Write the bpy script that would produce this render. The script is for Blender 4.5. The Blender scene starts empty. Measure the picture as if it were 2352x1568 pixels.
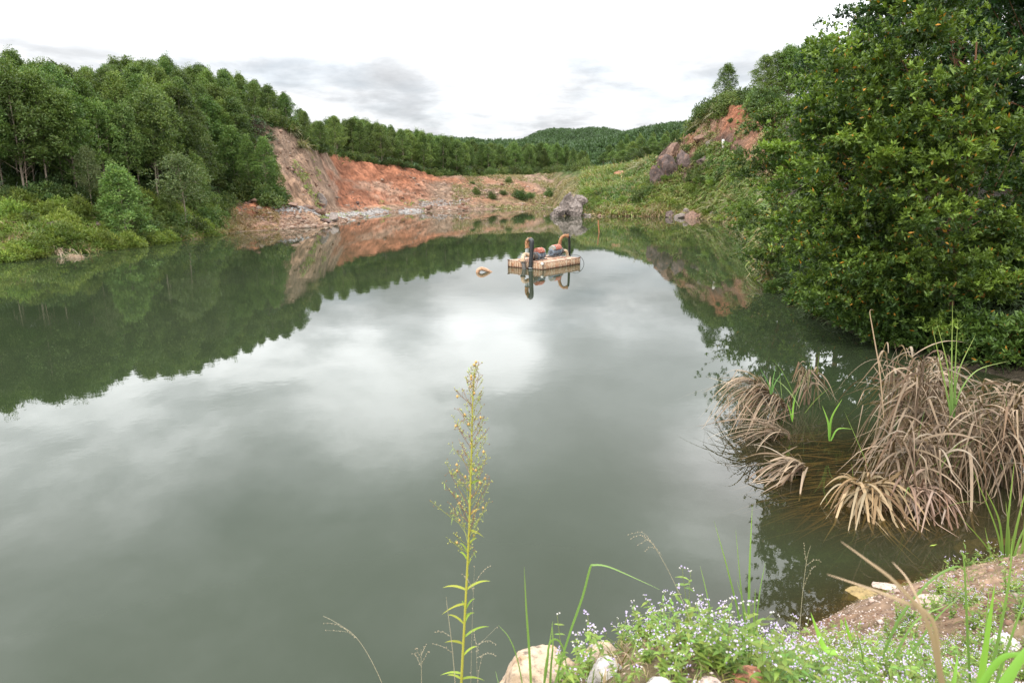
import bpy, math, random
import numpy as np
from mathutils import Vector, Matrix

# ------------------------------------------------------------------ camera, world, sun
SC = bpy.context.scene
COL = SC.collection
CAM_H = 4.2
PITCH = math.radians(12.9)
CT, ST = math.cos(PITCH), math.sin(PITCH)
cam_d = bpy.data.cameras.new("camera")
cam = bpy.data.objects.new("camera", cam_d)
COL.objects.link(cam)
cam.location = (0, 0, CAM_H)
cam.rotation_euler = (math.radians(90) - PITCH, 0, 0)
cam_d.lens = 24.0
cam_d.sensor_width = 36.0
cam_d.clip_start = 0.05
cam_d.clip_end = 4000
cam_d.dof.use_dof = True
cam_d.dof.focus_distance = 7.0
cam_d.dof.aperture_fstop = 5.6
SC.camera = cam
SC.view_settings.view_transform = 'Standard'
SC.view_settings.look = 'None'
SC.view_settings.exposure = 0.2
SC.view_settings.gamma = 1.0
SC.cycles.max_bounces = 6
SC.cycles.transparent_max_bounces = 8
SC.cycles.use_denoising = True

SUN_EL = math.radians(52)
SUN_AZ = math.radians(215)      # compass style: from behind, left of the camera
world = bpy.data.worlds.new("World")
SC.world = world
world.use_nodes = True
wt = world.node_tree
wt.nodes.clear()
def N(t, kind, **kw):
    n = t.nodes.new(kind)
    for k, v in kw.items():
        setattr(n, k, v)
    return n
def vmath(t, op, a=None, b=None):
    n = N(t, 'ShaderNodeVectorMath', operation=op)
    for i, s in enumerate((a, b)):
        if s is None: continue
        if isinstance(s, (tuple, list)): n.inputs[i].default_value = s
        else: t.links.new(s, n.inputs[i])
    return n
def fmath(t, op, a=None, b=None, c=None, clamp=False):
    n = N(t, 'ShaderNodeMath', operation=op, use_clamp=clamp)
    for i, s in enumerate((a, b, c)):
        if s is None: continue
        if isinstance(s, (int, float)): n.inputs[i].default_value = s
        else: t.links.new(s, n.inputs[i])
    return n.outputs[0]
def mixc(t, f, a, b, mode='MIX'):
    n = N(t, 'ShaderNodeMix', data_type='RGBA', blend_type=mode)
    for i, s in ((0, f), (6, a), (7, b)):
        if isinstance(s, (int, float)): n.inputs[i].default_value = s
        elif isinstance(s, (tuple, list)): n.inputs[i].default_value = (*s[:3], 1)
        else: t.links.new(s, n.inputs[i])
    return n.outputs[2]
def ramp(t, f, stops, interp='LINEAR'):
    n = N(t, 'ShaderNodeValToRGB')
    n.color_ramp.interpolation = interp
    e = n.color_ramp.elements
    while len(e) < len(stops): e.new(0.5)
    for i, (p, c) in enumerate(stops):
        e[i].position = p
        e[i].color = (*c, 1) if isinstance(c, (tuple, list)) else (c, c, c, 1)
    t.links.new(f, n.inputs[0])
    return n.outputs[0]
def noise(t, vec, scale, detail=4, rough=0.55, dist=0.0):
    n = N(t, 'ShaderNodeTexNoise')
    n.inputs['Scale'].default_value = scale
    n.inputs['Detail'].default_value = detail
    n.inputs['Roughness'].default_value = rough
    n.inputs['Distortion'].default_value = dist
    if vec is not None: t.links.new(vec, n.inputs['Vector'])
    return n.outputs[0]

def sky_dir(u, v, mirrored=False):
    xr, yr = (u - 1176) / 1568, (784 - v) / 1568
    d = Vector((xr, CT + yr * ST, -ST + yr * CT)).normalized()
    if mirrored: d.z = -d.z
    return d
sky = N(wt, 'ShaderNodeTexSky', sky_type='NISHITA', sun_disc=False)
sky.sun_elevation = SUN_EL
sky.sun_rotation = SUN_AZ
sky.air_density = 1.0
sky.dust_density = 1.5
tc = N(wt, 'ShaderNodeTexCoord')
sep = N(wt, 'ShaderNodeSeparateXYZ')
wt.links.new(tc.outputs['Generated'], sep.inputs[0])
zc = fmath(wt, 'ADD', fmath(wt, 'MAXIMUM', sep.outputs[2], 0.0), 0.17)
inv = fmath(wt, 'DIVIDE', 1.0, zc)
pl = N(wt, 'ShaderNodeCombineXYZ')
wt.links.new(fmath(wt, 'MULTIPLY', sep.outputs[0], inv), pl.inputs[0])
wt.links.new(fmath(wt, 'MULTIPLY', sep.outputs[1], inv), pl.inputs[1])
pl.inputs[2].default_value = 4.7
n1 = noise(wt, pl.outputs[0], 1.15, 8, 0.55, 0.35)
n2 = noise(wt, pl.outputs[0], 3.4, 6, 0.6, 0.2)
cl = fmath(wt, 'ADD', fmath(wt, 'MULTIPLY', n1, 0.66), fmath(wt, 'MULTIPLY', n2, 0.34))
# big cloud masses: grey bellies (positive) and bright gaps (negative)
def blob(u, v, size, amt, mirrored=True):
    d = sky_dir(u, v, mirrored)
    dt = vmath(wt, 'DOT_PRODUCT', tc.outputs['Generated'], tuple(d)).outputs['Value']
    m = fmath(wt, 'DIVIDE', fmath(wt, 'SUBTRACT', dt, math.cos(math.radians(size))), 1 - math.cos(math.radians(size)), clamp=True)
    return fmath(wt, 'MULTIPLY', fmath(wt, 'MULTIPLY', m, m), amt)
for u, v, s, a in ((1480, 900, 13, .20), (1290, 1130, 13, .16), (1000, 1350, 15, .08), (560, 1120, 13, .06), (60, 1080, 10, .07), (980, 760, 6, .07),
                   (1130, 720, 9, -.24), (1440, 640, 7, -.18), (850, 900, 8, -.12), (300, 1000, 9, -.08), (1700, 1000, 7, -.10), (700, 780, 10, -.06), (1650, 800, 8, .05), (1540, 1120, 7, -.05), (1360, 1010, 10, .06)):
    cl = fmath(wt, 'ADD', cl, blob(u, v, s, a))
cl = fmath(wt, 'ADD', cl, blob(1390, 120, 12, .05, False))
cl = fmath(wt, 'ADD', cl, blob(900, 40, 12, .05, False))
# brightness of the overcast against cloud thickness; thicker overhead
br = ramp(wt, cl, ((0.38, 1.08), (0.46, 0.94), (0.54, 0.70), (0.63, 0.54), (0.78, 0.44)))
el = ramp(wt, sep.outputs[2], ((0.0, 0.245), (0.07, 0.25), (0.15, 0.30), (0.20, 0.74), (0.34, 0.98), (0.60, 1.0), (1.0, 1.0)))
brr = fmath(wt, 'MULTIPLY', br, el)
tint = mixc(wt, br, (0.90, 0.945, 1.0), (0.965, 0.98, 1.0))
cloud = N(wt, 'ShaderNodeVectorMath', operation='SCALE')
wt.links.new(tint, cloud.inputs[0])
wt.links.new(fmath(wt, 'MULTIPLY', brr, 3.75), cloud.inputs['Scale'])
gap = fmath(wt, 'MULTIPLY', ramp(wt, noise(wt, pl.outputs[0], 0.55, 5, 0.6), ((0.52, 0.0), (0.66, 1.0))), 0.35)
bg1 = N(wt, 'ShaderNodeBackground'); bg1.inputs[1].default_value = 0.12
wt.links.new(sky.outputs[0], bg1.inputs[0])
bg2 = N(wt, 'ShaderNodeBackground'); bg2.inputs[1].default_value = 1.0
wt.links.new(cloud.outputs[0], bg2.inputs[0])
mx = N(wt, 'ShaderNodeMixShader')
wt.links.new(gap, mx.inputs[0]); wt.links.new(bg2.outputs[0], mx.inputs[1]); wt.links.new(bg1.outputs[0], mx.inputs[2])
wo = N(wt, 'ShaderNodeOutputWorld')
wt.links.new(mx.outputs[0], wo.inputs[0])

sun_d = bpy.data.lights.new("sun", 'SUN')
sun_d.energy = 2.8
sun_d.angle = math.radians(10)
sun_d.color = (1.0, 0.96, 0.88)
sun = bpy.data.objects.new("sun", sun_d)
COL.objects.link(sun)
sd = Vector((math.sin(SUN_AZ) * math.cos(SUN_EL), math.cos(SUN_AZ) * math.cos(SUN_EL), math.sin(SUN_EL)))
sun.rotation_euler = (-sd).to_track_quat('-Z', 'Y').to_euler()
sun.location = sd * 60

# ------------------------------------------------------------------ helpers
RS = np.random.RandomState(11)
random.seed(4)
def slope(v, ):
    yr = (784 - v) / 1568
    return (-ST + yr * CT) / (CT + yr * ST)
def px(u, v, y):
    xr, yr = (u - 1176) / 1568, (784 - v) / 1568
    k = CT + yr * ST
    return np.array((y * xr / k, y, CAM_H + y * (-ST + yr * CT) / k))
def pz(u, v, z=0.0):
    yr = (784 - v) / 1568
    y = (z - CAM_H) / slope(v)
    return px(u, v, y)
def lin(r, g, b):
    f = lambda c: ((c / 255 + 0.055) / 1.055) ** 2.4 if c > 10 else c / 255 / 12.92
    return (f(r), f(g), f(b))

def hash3(ix, iy, iz, seed):
    h = (ix.astype(np.int64) * 374761393 + iy.astype(np.int64) * 668265263 + iz.astype(np.int64) * 2147483647 + seed * 1274126177) & 0xFFFFFFFF
    h = ((h ^ (h >> 13)) * 1274126177) & 0xFFFFFFFF
    h = (h ^ (h >> 16)) & 0xFFFFFF
    return h / float(0xFFFFFF)
def vnoise(p, seed=0):
    p = np.asarray(p, float)
    i = np.floor(p).astype(np.int64); f = p - i
    f = f * f * (3 - 2 * f)
    r = 0
    for dx in (0, 1):
        for dy in (0, 1):
            for dz in (0, 1):
                w = (f[..., 0] if dx else 1 - f[..., 0]) * (f[..., 1] if dy else 1 - f[..., 1]) * (f[..., 2] if dz else 1 - f[..., 2])
                r = r + w * hash3(i[..., 0] + dx, i[..., 1] + dy, i[..., 2] + dz, seed)
    return r
def fbm(p, seed=0, octs=4, gain=0.5, lac=2.07):
    p = np.asarray(p, float)
    a, s, t = 1.0, 0, 0
    for k in range(octs):
        s = s + a * vnoise(p, seed + k * 17); t += a
        p = p * lac; a *= gain
    return s / t * 2 - 1
def P3(x, y, z=0.0):
    x = np.asarray(x, float); y = np.asarray(y, float)
    return np.stack([x, y, np.broadcast_to(np.asarray(z, float), x.shape)], -1)

def link(o, parent=None):
    COL.objects.link(o)
    if parent is not None: o.parent = parent
    return o
def tag(o, label=None, cat=None, group=None, kind=None):
    if label: o['label'] = label
    if cat: o['category'] = cat
    if group: o['group'] = group
    if kind: o['kind'] = kind
    return o
def empty(name, loc, rz=0.0, sc=1.0):
    o = bpy.data.objects.new(name, None)
    o.empty_display_size = 0.2
    o.location = loc; o.rotation_euler = (0, 0, rz); o.scale = (sc, sc, sc)
    return link(o)
def copy_tree(o, parent=None):
    c = o.copy(); COL.objects.link(c); c.parent = parent
    for ch in list(o.children): copy_tree(ch, c)
    return c

class Soup:
    """collects vertices, faces and a colour per vertex; builds one mesh"""
    def __init__(s):
        s.v = []; s.f4 = []; s.f3 = []; s.c = []; s.n = 0
    def add(s, v, f, c):
        v = np.asarray(v, float).reshape(-1, 3)
        f = np.asarray(f, np.int64)
        c = np.asarray(c, float)
        if c.ndim == 1: c = np.broadcast_to(c, (len(v), 3))
        s.v.append(v); s.c.append(c)
        (s.f4 if f.shape[1] == 4 else s.f3).append(f + s.n)
        s.n += len(v)
    def mesh(s, name, mat, smooth=False):
        V = np.concatenate(s.v); C = np.concatenate(s.c)
        F4 = np.concatenate(s.f4) if s.f4 else np.zeros((0, 4), np.int64)
        F3 = np.concatenate(s.f3) if s.f3 else np.zeros((0, 3), np.int64)
        me = bpy.data.meshes.new(name)
        me.vertices.add(len(V)); me.vertices.foreach_set('co', V.astype(np.float32).ravel())
        nl = F4.size + F3.size
        me.loops.add(nl)
        me.loops.foreach_set('vertex_index', np.concatenate([F4.ravel(), F3.ravel()]).astype(np.int32))
        me.polygons.add(len(F4) + len(F3))
        st = np.concatenate([np.arange(len(F4)) * 4, F4.size + np.arange(len(F3)) * 3]).astype(np.int32)
        me.polygons.foreach_set('loop_start', st)
        me.update(calc_edges=True)
        a = me.attributes.new('Col', 'FLOAT_COLOR', 'POINT')
        a.data.foreach_set('color', np.concatenate([C, np.ones((len(C), 1))], 1).astype(np.float32).ravel())
        if smooth: me.polygons.foreach_set('use_smooth', np.ones(len(me.polygons), bool))
        me.materials.append(mat)
        me.validate()
        return me
    def obj(s, name, mat, parent=None, smooth=False):
        return link(bpy.data.objects.new(name, s.mesh(name, mat, smooth)), parent)

def unit(a):
    return a / np.maximum(np.linalg.norm(a, axis=-1, keepdims=True), 1e-9)
def rand_dirs(n, rs, up=0.0):
    d = rs.normal(size=(n, 3)); d[:, 2] += up
    return unit(d)
def leaves(S, P, A, L, W, C, rs, upn=0.8, curl=0.0):
    """P bases, A axis directions; a leaf = 2 quads with a slight fold, pointed at both ends"""
    n = len(P)
    L = np.broadcast_to(L, (n,)); W = np.broadcast_to(W, (n,))
    nn = rand_dirs(n, rs, upn)
    side = unit(np.cross(A, nn)); nn = np.cross(side, A)
    a = P; d = P + A * L[:, None] - nn * (curl * L)[:, None] if curl else P + A * L[:, None]
    m1 = P + A * (L * .42)[:, None] + side * (W * .5)[:, None]
    m2 = P + A * (L * .42)[:, None] - side * (W * .5)[:, None]
    V = np.stack([a, m1, d, m2], 1).reshape(-1, 3)
    F = np.arange(n * 4).reshape(n, 4)
    S.add(V, F, np.repeat(C, 4, 0))
def blades(S, P, D, L, W, droop, C, rs, segs=4, tipc=None, taper=1.0, side=None):
    """grass blades: P base, D start direction, droop pulls the tip down; C base colour, tipc tip colour"""
    n = len(P)
    L = np.broadcast_to(L, (n,)).astype(float); W = np.broadcast_to(W, (n,)).astype(float); droop = np.broadcast_to(droop, (n,)).astype(float)
    if side is None:
        side = unit(np.cross(D, np.array([0, 0, 1.0])) + rs.normal(size=(n, 3)) * .35)
    pts = []; cc = []
    if tipc is None: tipc = C
    for k in range(segs + 1):
        t = k / segs
        p = P + D * (L * t)[:, None]
        p[:, 2] -= droop * L * t * t
        w = W * (1 - t ** (1.6 * taper)) ** .8 * min(1.0, .55 + t * 2) * .5 if k < segs else W * .02
        pts += [p + side * w[:, None], p - side * w[:, None]]
        c = C * (1 - t) + tipc * t
        cc += [c, c]
    V = np.stack(pts, 1); K = 2 * (segs + 1)
    base = (np.arange(n) * K)[:, None, None]
    q = np.array([[2 * k, 2 * k + 1, 2 * k + 3, 2 * k + 2] for k in range(segs)])[None]
    S.add(V.reshape(-1, 3), (base + q).reshape(-1, 4), np.stack(cc, 1).reshape(-1, 3))
def tube(S, pts, rad, col, n=8, cap=True):
    pts = np.asarray(pts, float); m = len(pts)
    rad = np.broadcast_to(rad, (m,))
    tg = np.gradient(pts, axis=0); tg = unit(tg)
    ref = np.array([0.0, 0, 1]) if abs(tg[0][2]) < .9 else np.array([1.0, 0, 0])
    u = unit(np.cross(tg[0], ref))
    rings = []
    for i in range(m):
        u = unit(u - tg[i] * np.dot(u, tg[i]))
        w = np.cross(tg[i], u)
        a = np.arange(n) / n * 2 * math.pi
        rings.append(pts[i] + rad[i] * (np.cos(a)[:, None] * u + np.sin(a)[:, None] * w))
    V = np.concatenate(rings)
    F = [[i * n + j, i * n + (j + 1) % n, (i + 1) * n + (j + 1) % n, (i + 1) * n + j] for i in range(m - 1) for j in range(n)]
    S.add(V, F, np.asarray(col, float))
    if cap:
        for i in (0, m - 1):
            V2 = np.concatenate([rings[i], pts[i][None]])
            S.add(V2, [[j, (j + 1) % n, n] for j in range(n)], np.asarray(col, float))
def box(S, c, half, R=None, col=(.5, .5, .5)):
    s = np.array([[x, y, z] for x in (-1, 1) for y in (-1, 1) for z in (-1, 1)], float) * half
    if R is not None: s = s @ np.asarray(R).T
    F = [[0, 1, 3, 2], [4, 6, 7, 5], [0, 4, 5, 1], [2, 3, 7, 6], [0, 2, 6, 4], [1, 5, 7, 3]]
    S.add(s + np.asarray(c), F, np.asarray(col, float))
def curve_pts(ctrl, n=24):
    """Catmull-Rom through control points"""
    c = np.asarray(ctrl, float)
    c = np.vstack([2 * c[0] - c[1], c, 2 * c[-1] - c[-2]])
    out = []
    segs = len(c) - 3
    for i in range(segs):
        k = max(2, n // segs)
        for t in np.linspace(0, 1, k, endpoint=(i == segs - 1)):
            a, b, d, e = c[i:i + 4]
            out.append(.5 * ((2 * b) + (-a + d) * t + (2 * a - 5 * b + 4 * d - e) * t * t + (-a + 3 * b - 3 * d + e) * t ** 3))
    return np.array(out)

# ------------------------------------------------------------------ materials
def new_mat(name):
    m = bpy.data.materials.new(name); m.use_nodes = True
    t = m.node_tree; t.nodes.clear()
    out = N(t, 'ShaderNodeOutputMaterial')
    b = N(t, 'ShaderNodeBsdfPrincipled')
    t.links.new(b.outputs[0], out.inputs[0])
    return m, t, b, out
def bump(t, b, h, strength=.5, dist=.05):
    n = N(t, 'ShaderNodeBump')
    n.inputs['Strength'].default_value = strength
    n.inputs['Distance'].default_value = dist
    t.links.new(h, n.inputs['Height']); t.links.new(n.outputs[0], b.inputs['Normal'])
def foliage_mat(name, transl=.25, rough=.5, spec=.35, var=.25, nscale=0.0):
    m, t, b, out = new_mat(name)
    at = N(t, 'ShaderNodeAttribute', attribute_name='Col')
    oi = N(t, 'ShaderNodeObjectInfo')
    hs = N(t, 'ShaderNodeHueSaturation')
    t.links.new(at.outputs['Color'], hs.inputs['Color'])
    v = fmath(t, 'ADD', fmath(t, 'MULTIPLY', oi.outputs['Random'], var * 2), 1 - var)
    t.links.new(v, hs.inputs['Value'])
    hue = fmath(t, 'ADD', fmath(t, 'MULTIPLY', fmath(t, 'FRACT', fmath(t, 'MULTIPLY', oi.outputs['Random'], 7.3)), .03 * (var > 0)), .5 - .015 * (var > 0))
    t.links.new(hue, hs.inputs['Hue'])
    t.links.new(hs.outputs[0], b.inputs['Base Color'])
    b.inputs['Roughness'].default_value = rough
    b.inputs['Specular IOR Level'].default_value = spec
    if transl:
        tr = N(t, 'ShaderNodeBsdfTranslucent')
        tc_ = mixc(t, 1.0, hs.outputs[0], (1.25, 1.3, .5), 'MULTIPLY')
        t.links.new(tc_, tr.inputs[0])
        ms = N(t, 'ShaderNodeMixShader'); ms.inputs[0].default_value = transl
        t.links.new(b.outputs[0], ms.inputs[1]); t.links.new(tr.outputs[0], ms.inputs[2])
        t.links.new(ms.outputs[0], out.inputs[0])
    return m
M_LEAF = foliage_mat('acacia_leaves', .22, .5, .22, .36)
M_BROAD = foliage_mat('glossy_leaves', .26, .45, .28, .0)
M_GRASS = foliage_mat('grass_blades', .25, .5, .3, .0)
M_WEED = foliage_mat('weed_leaves', .3, .5, .3, .12)
M_DRY = foliage_mat('dry_reed', .15, .6, .25, .0)
M_PETAL = foliage_mat('petals', .2, .7, .1, .0)

def bark_mat(name, col, nscale=14):
    m, t, b, out = new_mat(name)
    g = N(t, 'ShaderNodeTexCoord')
    mp = N(t, 'ShaderNodeMapping'); mp.inputs['Scale'].default_value = (1, 1, .25)
    t.links.new(g.outputs['Object'], mp.inputs[0])
    n = noise(t, mp.outputs[0], nscale, 5, .65)
    c = ramp(t, n, ((.3, tuple(x * .55 for x in col)), (.7, tuple(min(1, x * 1.35) for x in col))))
    t.links.new(c, b.inputs['Base Color']); b.inputs['Roughness'].default_value = .85
    bump(t, b, n, .5, .02)
    return m
M_BARK_PALE = bark_mat('pale_bark', (.24, .19, .14))
M_BARK_RED = bark_mat('red_brown_bark', (.16, .075, .035))
M_BARK_DRY = bark_mat('dead_wood', (.17, .12, .085))

def ground_mat(name, fine=4.0, bstr=.8, bdist=.25, pebbles=0.0):
    """soil and rock: zone colour from the mesh, broken up by noise, strata and stones"""
    m, t, b, out = new_mat(name)
    at = N(t, 'ShaderNodeAttribute', attribute_name='Col')
    g = N(t, 'ShaderNodeNewGeometry')
    n1 = noise(t, g.outputs['Position'], fine * .35, 6, .65)
    n2 = noise(t, g.outputs['Position'], fine * 2.2, 5, .7)
    mp = N(t, 'ShaderNodeMapping'); mp.inputs['Scale'].default_value = (1, 1, .22)
    t.links.new(g.outputs['Position'], mp.inputs[0])
    n3 = noise(t, mp.outputs[0], fine * .8, 5, .6, .4)
    c = mixc(t, 1.0, at.outputs['Color'], ramp(t, n1, ((.32, .50), (.5, 1.0), (.68, 1.45))), 'MULTIPLY')
    c = mixc(t, 1.0, c, ramp(t, n3, ((.32, .70), (.62, 1.2))), 'MULTIPLY')
    vo = N(t, 'ShaderNodeTexVoronoi'); vo.inputs['Scale'].default_value = fine * 1.5
    t.links.new(g.outputs['Position'], vo.inputs['Vector'])
    stone = ramp(t, vo.outputs['Distance'], ((.10, 1.0), (.22, 0.0)))
    sel = ramp(t, n2, ((.52, 0.0), (.60, 1.0)))
    sm = fmath(t, 'MULTIPLY', fmath(t, 'MULTIPLY', stone, sel), .55 + pebbles)
    c = mixc(t, sm, c, (.50, .40, .33))
    t.links.new(c, b.inputs['Base Color']); b.inputs['Roughness'].default_value = .95
    b.inputs['Specular IOR Level'].default_value = .15
    h = fmath(t, 'ADD', n1, fmath(t, 'ADD', fmath(t, 'MULTIPLY', n2, .5), fmath(t, 'MULTIPLY', n3, .8)))
    bump(t, b, h, bstr, bdist)
    return m
M_HILL = ground_mat('quarry_earth', 2.2, 1.0, .7)
M_BANK = ground_mat('bank_gravel', 14.0, .7, .02, .35)

def rock_mat(name, c1, c2, c3, scale=8.0, dist=.02):
    m, t, b, out = new_mat(name)
    g = N(t, 'ShaderNodeTexCoord')
    n1 = noise(t, g.outputs['Object'], scale * .35, 6, .6)
    n2 = noise(t, g.outputs['Object'], scale * 3.2, 6, .75)
    n3 = noise(t, g.outputs['Object'], scale * 1.1, 5, .6, .5)
    c = ramp(t, n1, ((.36, c1), (.62, c2)))
    c = mixc(t, ramp(t, n3, ((.55, 0.0), (.68, .85))), c, c3)
    c = mixc(t, 1.0, c, ramp(t, n2, ((.36, .35), (.48, 1.0), (.62, 1.25))), 'MULTIPLY')
    t.links.new(c, b.inputs['Base Color']); b.inputs['Roughness'].default_value = .85
    bump(t, b, fmath(t, 'ADD', n2, n3), .7, dist)
    return m
M_ROCK_TAN = rock_mat('tan_granite', (.30, .21, .13), (.46, .37, .28), (.30, .14, .05), 9, .012)
M_ROCK_WHITE = rock_mat('white_quartz', (.40, .36, .33), (.56, .53, .50), (.34, .21, .12), 7, .01)
M_ROCK_PINK = rock_mat('pink_granite', (.33, .245, .20), (.44, .35, .30), (.25, .16, .12), 9, .01)
M_ROCK_RED = rock_mat('red_stone', (.26, .10, .05), (.38, .19, .11), (.5, .42, .36), 9, .01)
M_ROCK_GREY = rock_mat('weathered_pale_rock', (.13, .105, .09), (.27, .22, .195), (.075, .058, .05), 1.8, .3)
M_ROCK_DARK = rock_mat('dark_weathered_rock', (.05, .032, .028), (.12, .085, .075), (.20, .10, .06), 1.1, .2)
M_ROCK_BROWN = rock_mat('brown_rock', (.12, .07, .05), (.22, .13, .09), (.07, .05, .045), 1.6, .12)
M_ROCK_SUNK = rock_mat('sunken_yellow_rock', (.20, .14, .05), (.28, .20, .09), (.15, .10, .04), 6, .02)

# ------------------------------------------------------------------ terrain of the far shores
EARTH = dict(
    g=(.075, .095, .028), o=(.13, .12, .05), r=(.30, .125, .070), R=(.33, .155, .095), t=(.245, .165, .115), w=(.295, .185, .12),
    b=(.26, .135, .08), f=(.045, .034, .020), k=(.095, .062, .048), m=(.055, .045, .03), y=(.20, .15, .08))
# per column: u at v=500, shore v, then (dy beyond the shore, ('v', v) or ('z', z)) ..., zone letters per knot
def V(v): return ('v', v)
def Z(z): return ('z', z)
CO = [
 (-420, 640, (2, V(600)), (6, V(545)), (11, V(455)), (26, Z(8.2)), (90, Z(9)), 'mggoffff'),
 (0,    600, (2, V(570)), (5.5, V(515)), (10, V(447)), (27, Z(9.0)), (90, Z(9)), 'mggggfff'),
 (150,  588, (2, V(556)), (5.5, V(508)), (10, V(442)), (27, Z(9.3)), (90, Z(9)), 'mggggfff'),
 (300,  567, (1.5, V(546)), (5.5, V(502)), (10, V(442)), (29, Z(10.3)), (90, Z(10)), 'mgggffff'),
 (420,  552, (1.5, V(535)), (5.5, V(490)), (10, V(440)), (30, Z(11.6)), (90, Z(11)), 'mygggfff'),
 (520,  536, (2, V(520)), (7, V(475)), (13, V(450)), (32, Z(12.0)), (90, Z(11)), 'myboffff'),
 (560,  532, (2, V(520)), (8, V(468)), (14, V(455)), (30, Z(12.0)), (90, Z(11)), 'mtbrbfff'),
 (600,  530, (2, V(518)), (8, V(466)), (12, V(455)), (24, V(262)), (90, Z(11)), 'mtrrtfff'),
 (660,  526, (2, V(515)), (8, V(472)), (10, V(464)), (25, V(292)), (90, Z(10)), 'mttrwtff'),
 (715,  523, (2, V(512)), (9, V(482)), (13, V(470)), (28, V(326)), (90, Z(9)), 'mttwwtff'),
 (755,  519, (3, V(508)), (12, V(492)), (18, V(478)), (36, V(354)), (90, Z(8.6)), 'mtwwttff'),
 (790,  512, (3, V(503)), (12, V(491)), (22, V(474)), (40, V(358)), (90, Z(8.6)), 'mwwtrrff'),
 (830,  500, (4, V(492)), (9, V(486)), (14, V(473)), (30, V(370)), (90, Z(8.6)), 'mwttrrff'),
 (900,  489, (3, V(484)), (6, V(478)), (9, V(468)), (21, V(381)), (90, Z(8.4)), 'mttwRrff'),
 (950,  487, (3, V(481)), (6, V(476)), (9, V(464)), (20, V(389)), (90, Z(7.8)), 'mtttRrff'),
 (1000, 485, (3, V(478)), (6, V(470)), (10, V(452)), (22, V(405)), (90, Z(7.2)), 'mttttrff'),
 (1060, 484, (3, V(477)), (7, V(464)), (12, V(444)), (24, V(406)), (90, Z(6.8)), 'mttttbff'),
 (1130, 481, (3, V(475)), (8, V(458)), (14, V(440)), (30, V(404)), (90, Z(6.6)), 'mtybtbff'),
 (1200, 479, (4, V(473)), (10, V(455)), (17, V(436)), (31, V(402)), (90, Z(6.8)), 'mybybtff'),
 (1268, 477, (4, V(471)), (10, V(453)), (18, V(434)), (34, V(398)), (110, Z(7.5)), 'myoyttff'),
 (1300, 488, (4, V(478)), (10, V(456)), (20, V(432)), (45, V(394)), (110, Z(8.5)), 'mwwoogff'),
 (1345, 496, (3, V(484)), (8, V(460)), (20, V(428)), (45, V(390)), (130, Z(9.5)), 'mwoooggf'),
 (1400, 497, (3, V(484)), (9, V(458)), (22, V(420)), (45, V(386)), (130, Z(10.5)), 'moooobgf'),
 (1460, 497, (3, V(482)), (8, V(452)), (16, V(418)), (35, V(378)), (130, Z(11.5)), 'mbooogff'),
 (1500, 498, (2.5, V(480)), (7, V(440)), (11, V(405)), (18, V(366)), (130, Z(12)), 'mkookkff'),
 (1540, 499, (2.5, V(482)), (7, V(437)), (12, V(392)), (17, V(326)), (60, Z(11)), 'mkookkff'),
 (1575, 500, (2.5, V(482)), (7, V(437)), (12, V(388)), (17, V(316)), (40, Z(12)), 'mkookbff'),
 (1610, 502, (2.5, V(484)), (7, V(437)), (13, V(372)), (20, V(268)), (60, Z(17)), 'mkooktff'),
 (1660, 510, (2.5, V(492)), (8, V(430)), (14, V(342)), (23, V(240)), (70, Z(18)), 'mkookrrf'),
 (1715, 525, (2.5, V(502)), (9, V(440)), (20, V(335)), (32, V(238)), (80, Z(18)), 'mkoobrrf'),
 (1745, 560, (2, V(540)), (10, V(460)), (26, V(340)), (45, V(245)), (90, Z(18)), 'mboobrrf'),
 (1780, 645, (1.5, Z(.5)), (5, Z(1.3)), (12, Z(3)), (60, Z(13)), (120, Z(18)), 'mmmfffff'),
 (1830, 690, (1.5, Z(.4)), (5, Z(1.1)), (12, Z(3)), (60, Z(13)), (120, Z(18)), 'mmmfffff'),
 (1900, 735, (1.5, Z(.4)), (5, Z(1.0)), (12, Z(3)), (60, Z(13)), (120, Z(18)), 'mmmfffff'),
 (2050, 790, (1.2, Z(.4)), (4, Z(1.0)), (10, Z(3)), (60, Z(13)), (120, Z(18)), 'mmmfffff'),
 (2200, 830, (1.0, Z(.4)), (3, Z(1.0)), (8, Z(3)), (60, Z(13)), (120, Z(18)), 'mmmfffff'),
 (2352, 862, (1.0, Z(.4)), (3, Z(1.0)), (8, Z(3)), (60, Z(13)), (120, Z(18)), 'mmmfffff'),
]
cols = []
for c in CO:
    u, sv = c[0], c[1]
    xr, yr = (u - 1176) / 1568, (784 - 500) / 1568
    az = math.atan(xr / (CT + yr * ST))
    ysh = -CAM_H / slope(sv)
    ca = math.cos(az)
    if abs(u) > 1e5: pass
    kn = [((ysh - min(6, ysh * .12)) / ca, -1.6), (ysh / ca, 0.0)]
    for dy, (kd, val) in c[2:7]:
        y = ysh + dy
        z = val if kd == 'z' else CAM_H + y * slope(val)
        kn.append((y / ca, z))
    r6 = kn[-1][0]
    kn.append((r6 + 700, 4.0))
    cols.append((az, kn, c[7]))
def extra(azd, r, z5=10, z6=14, zones='mmmfffff'):
    return (math.radians(azd), [(r - 2, -1.5), (r, 0), (r + 1.5, .5), (r + 5, 1.6), (r + 11, 3.2), (r + 45, z5), (r + 110, z6), (r + 800, 4)], zones)
cols = [extra(-115, 16, 6, 8, 'mggggfff'), extra(-90, 24, 7, 9, 'mggggfff'), extra(-62, 40, 8, 9, 'mggggfff')] + cols + \
       [extra(46, 16.5), extra(60, 15), extra(78, 15.5), extra(98, 14), extra(115, 11)]
cols.sort(key=lambda c: c[0])
AZ = np.array([c[0] for c in cols])
KR = np.array([[k[0] for k in c[1]] for c in cols])
KZ = np.array([[k[1] for k in c[1]] for c in cols])
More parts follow.
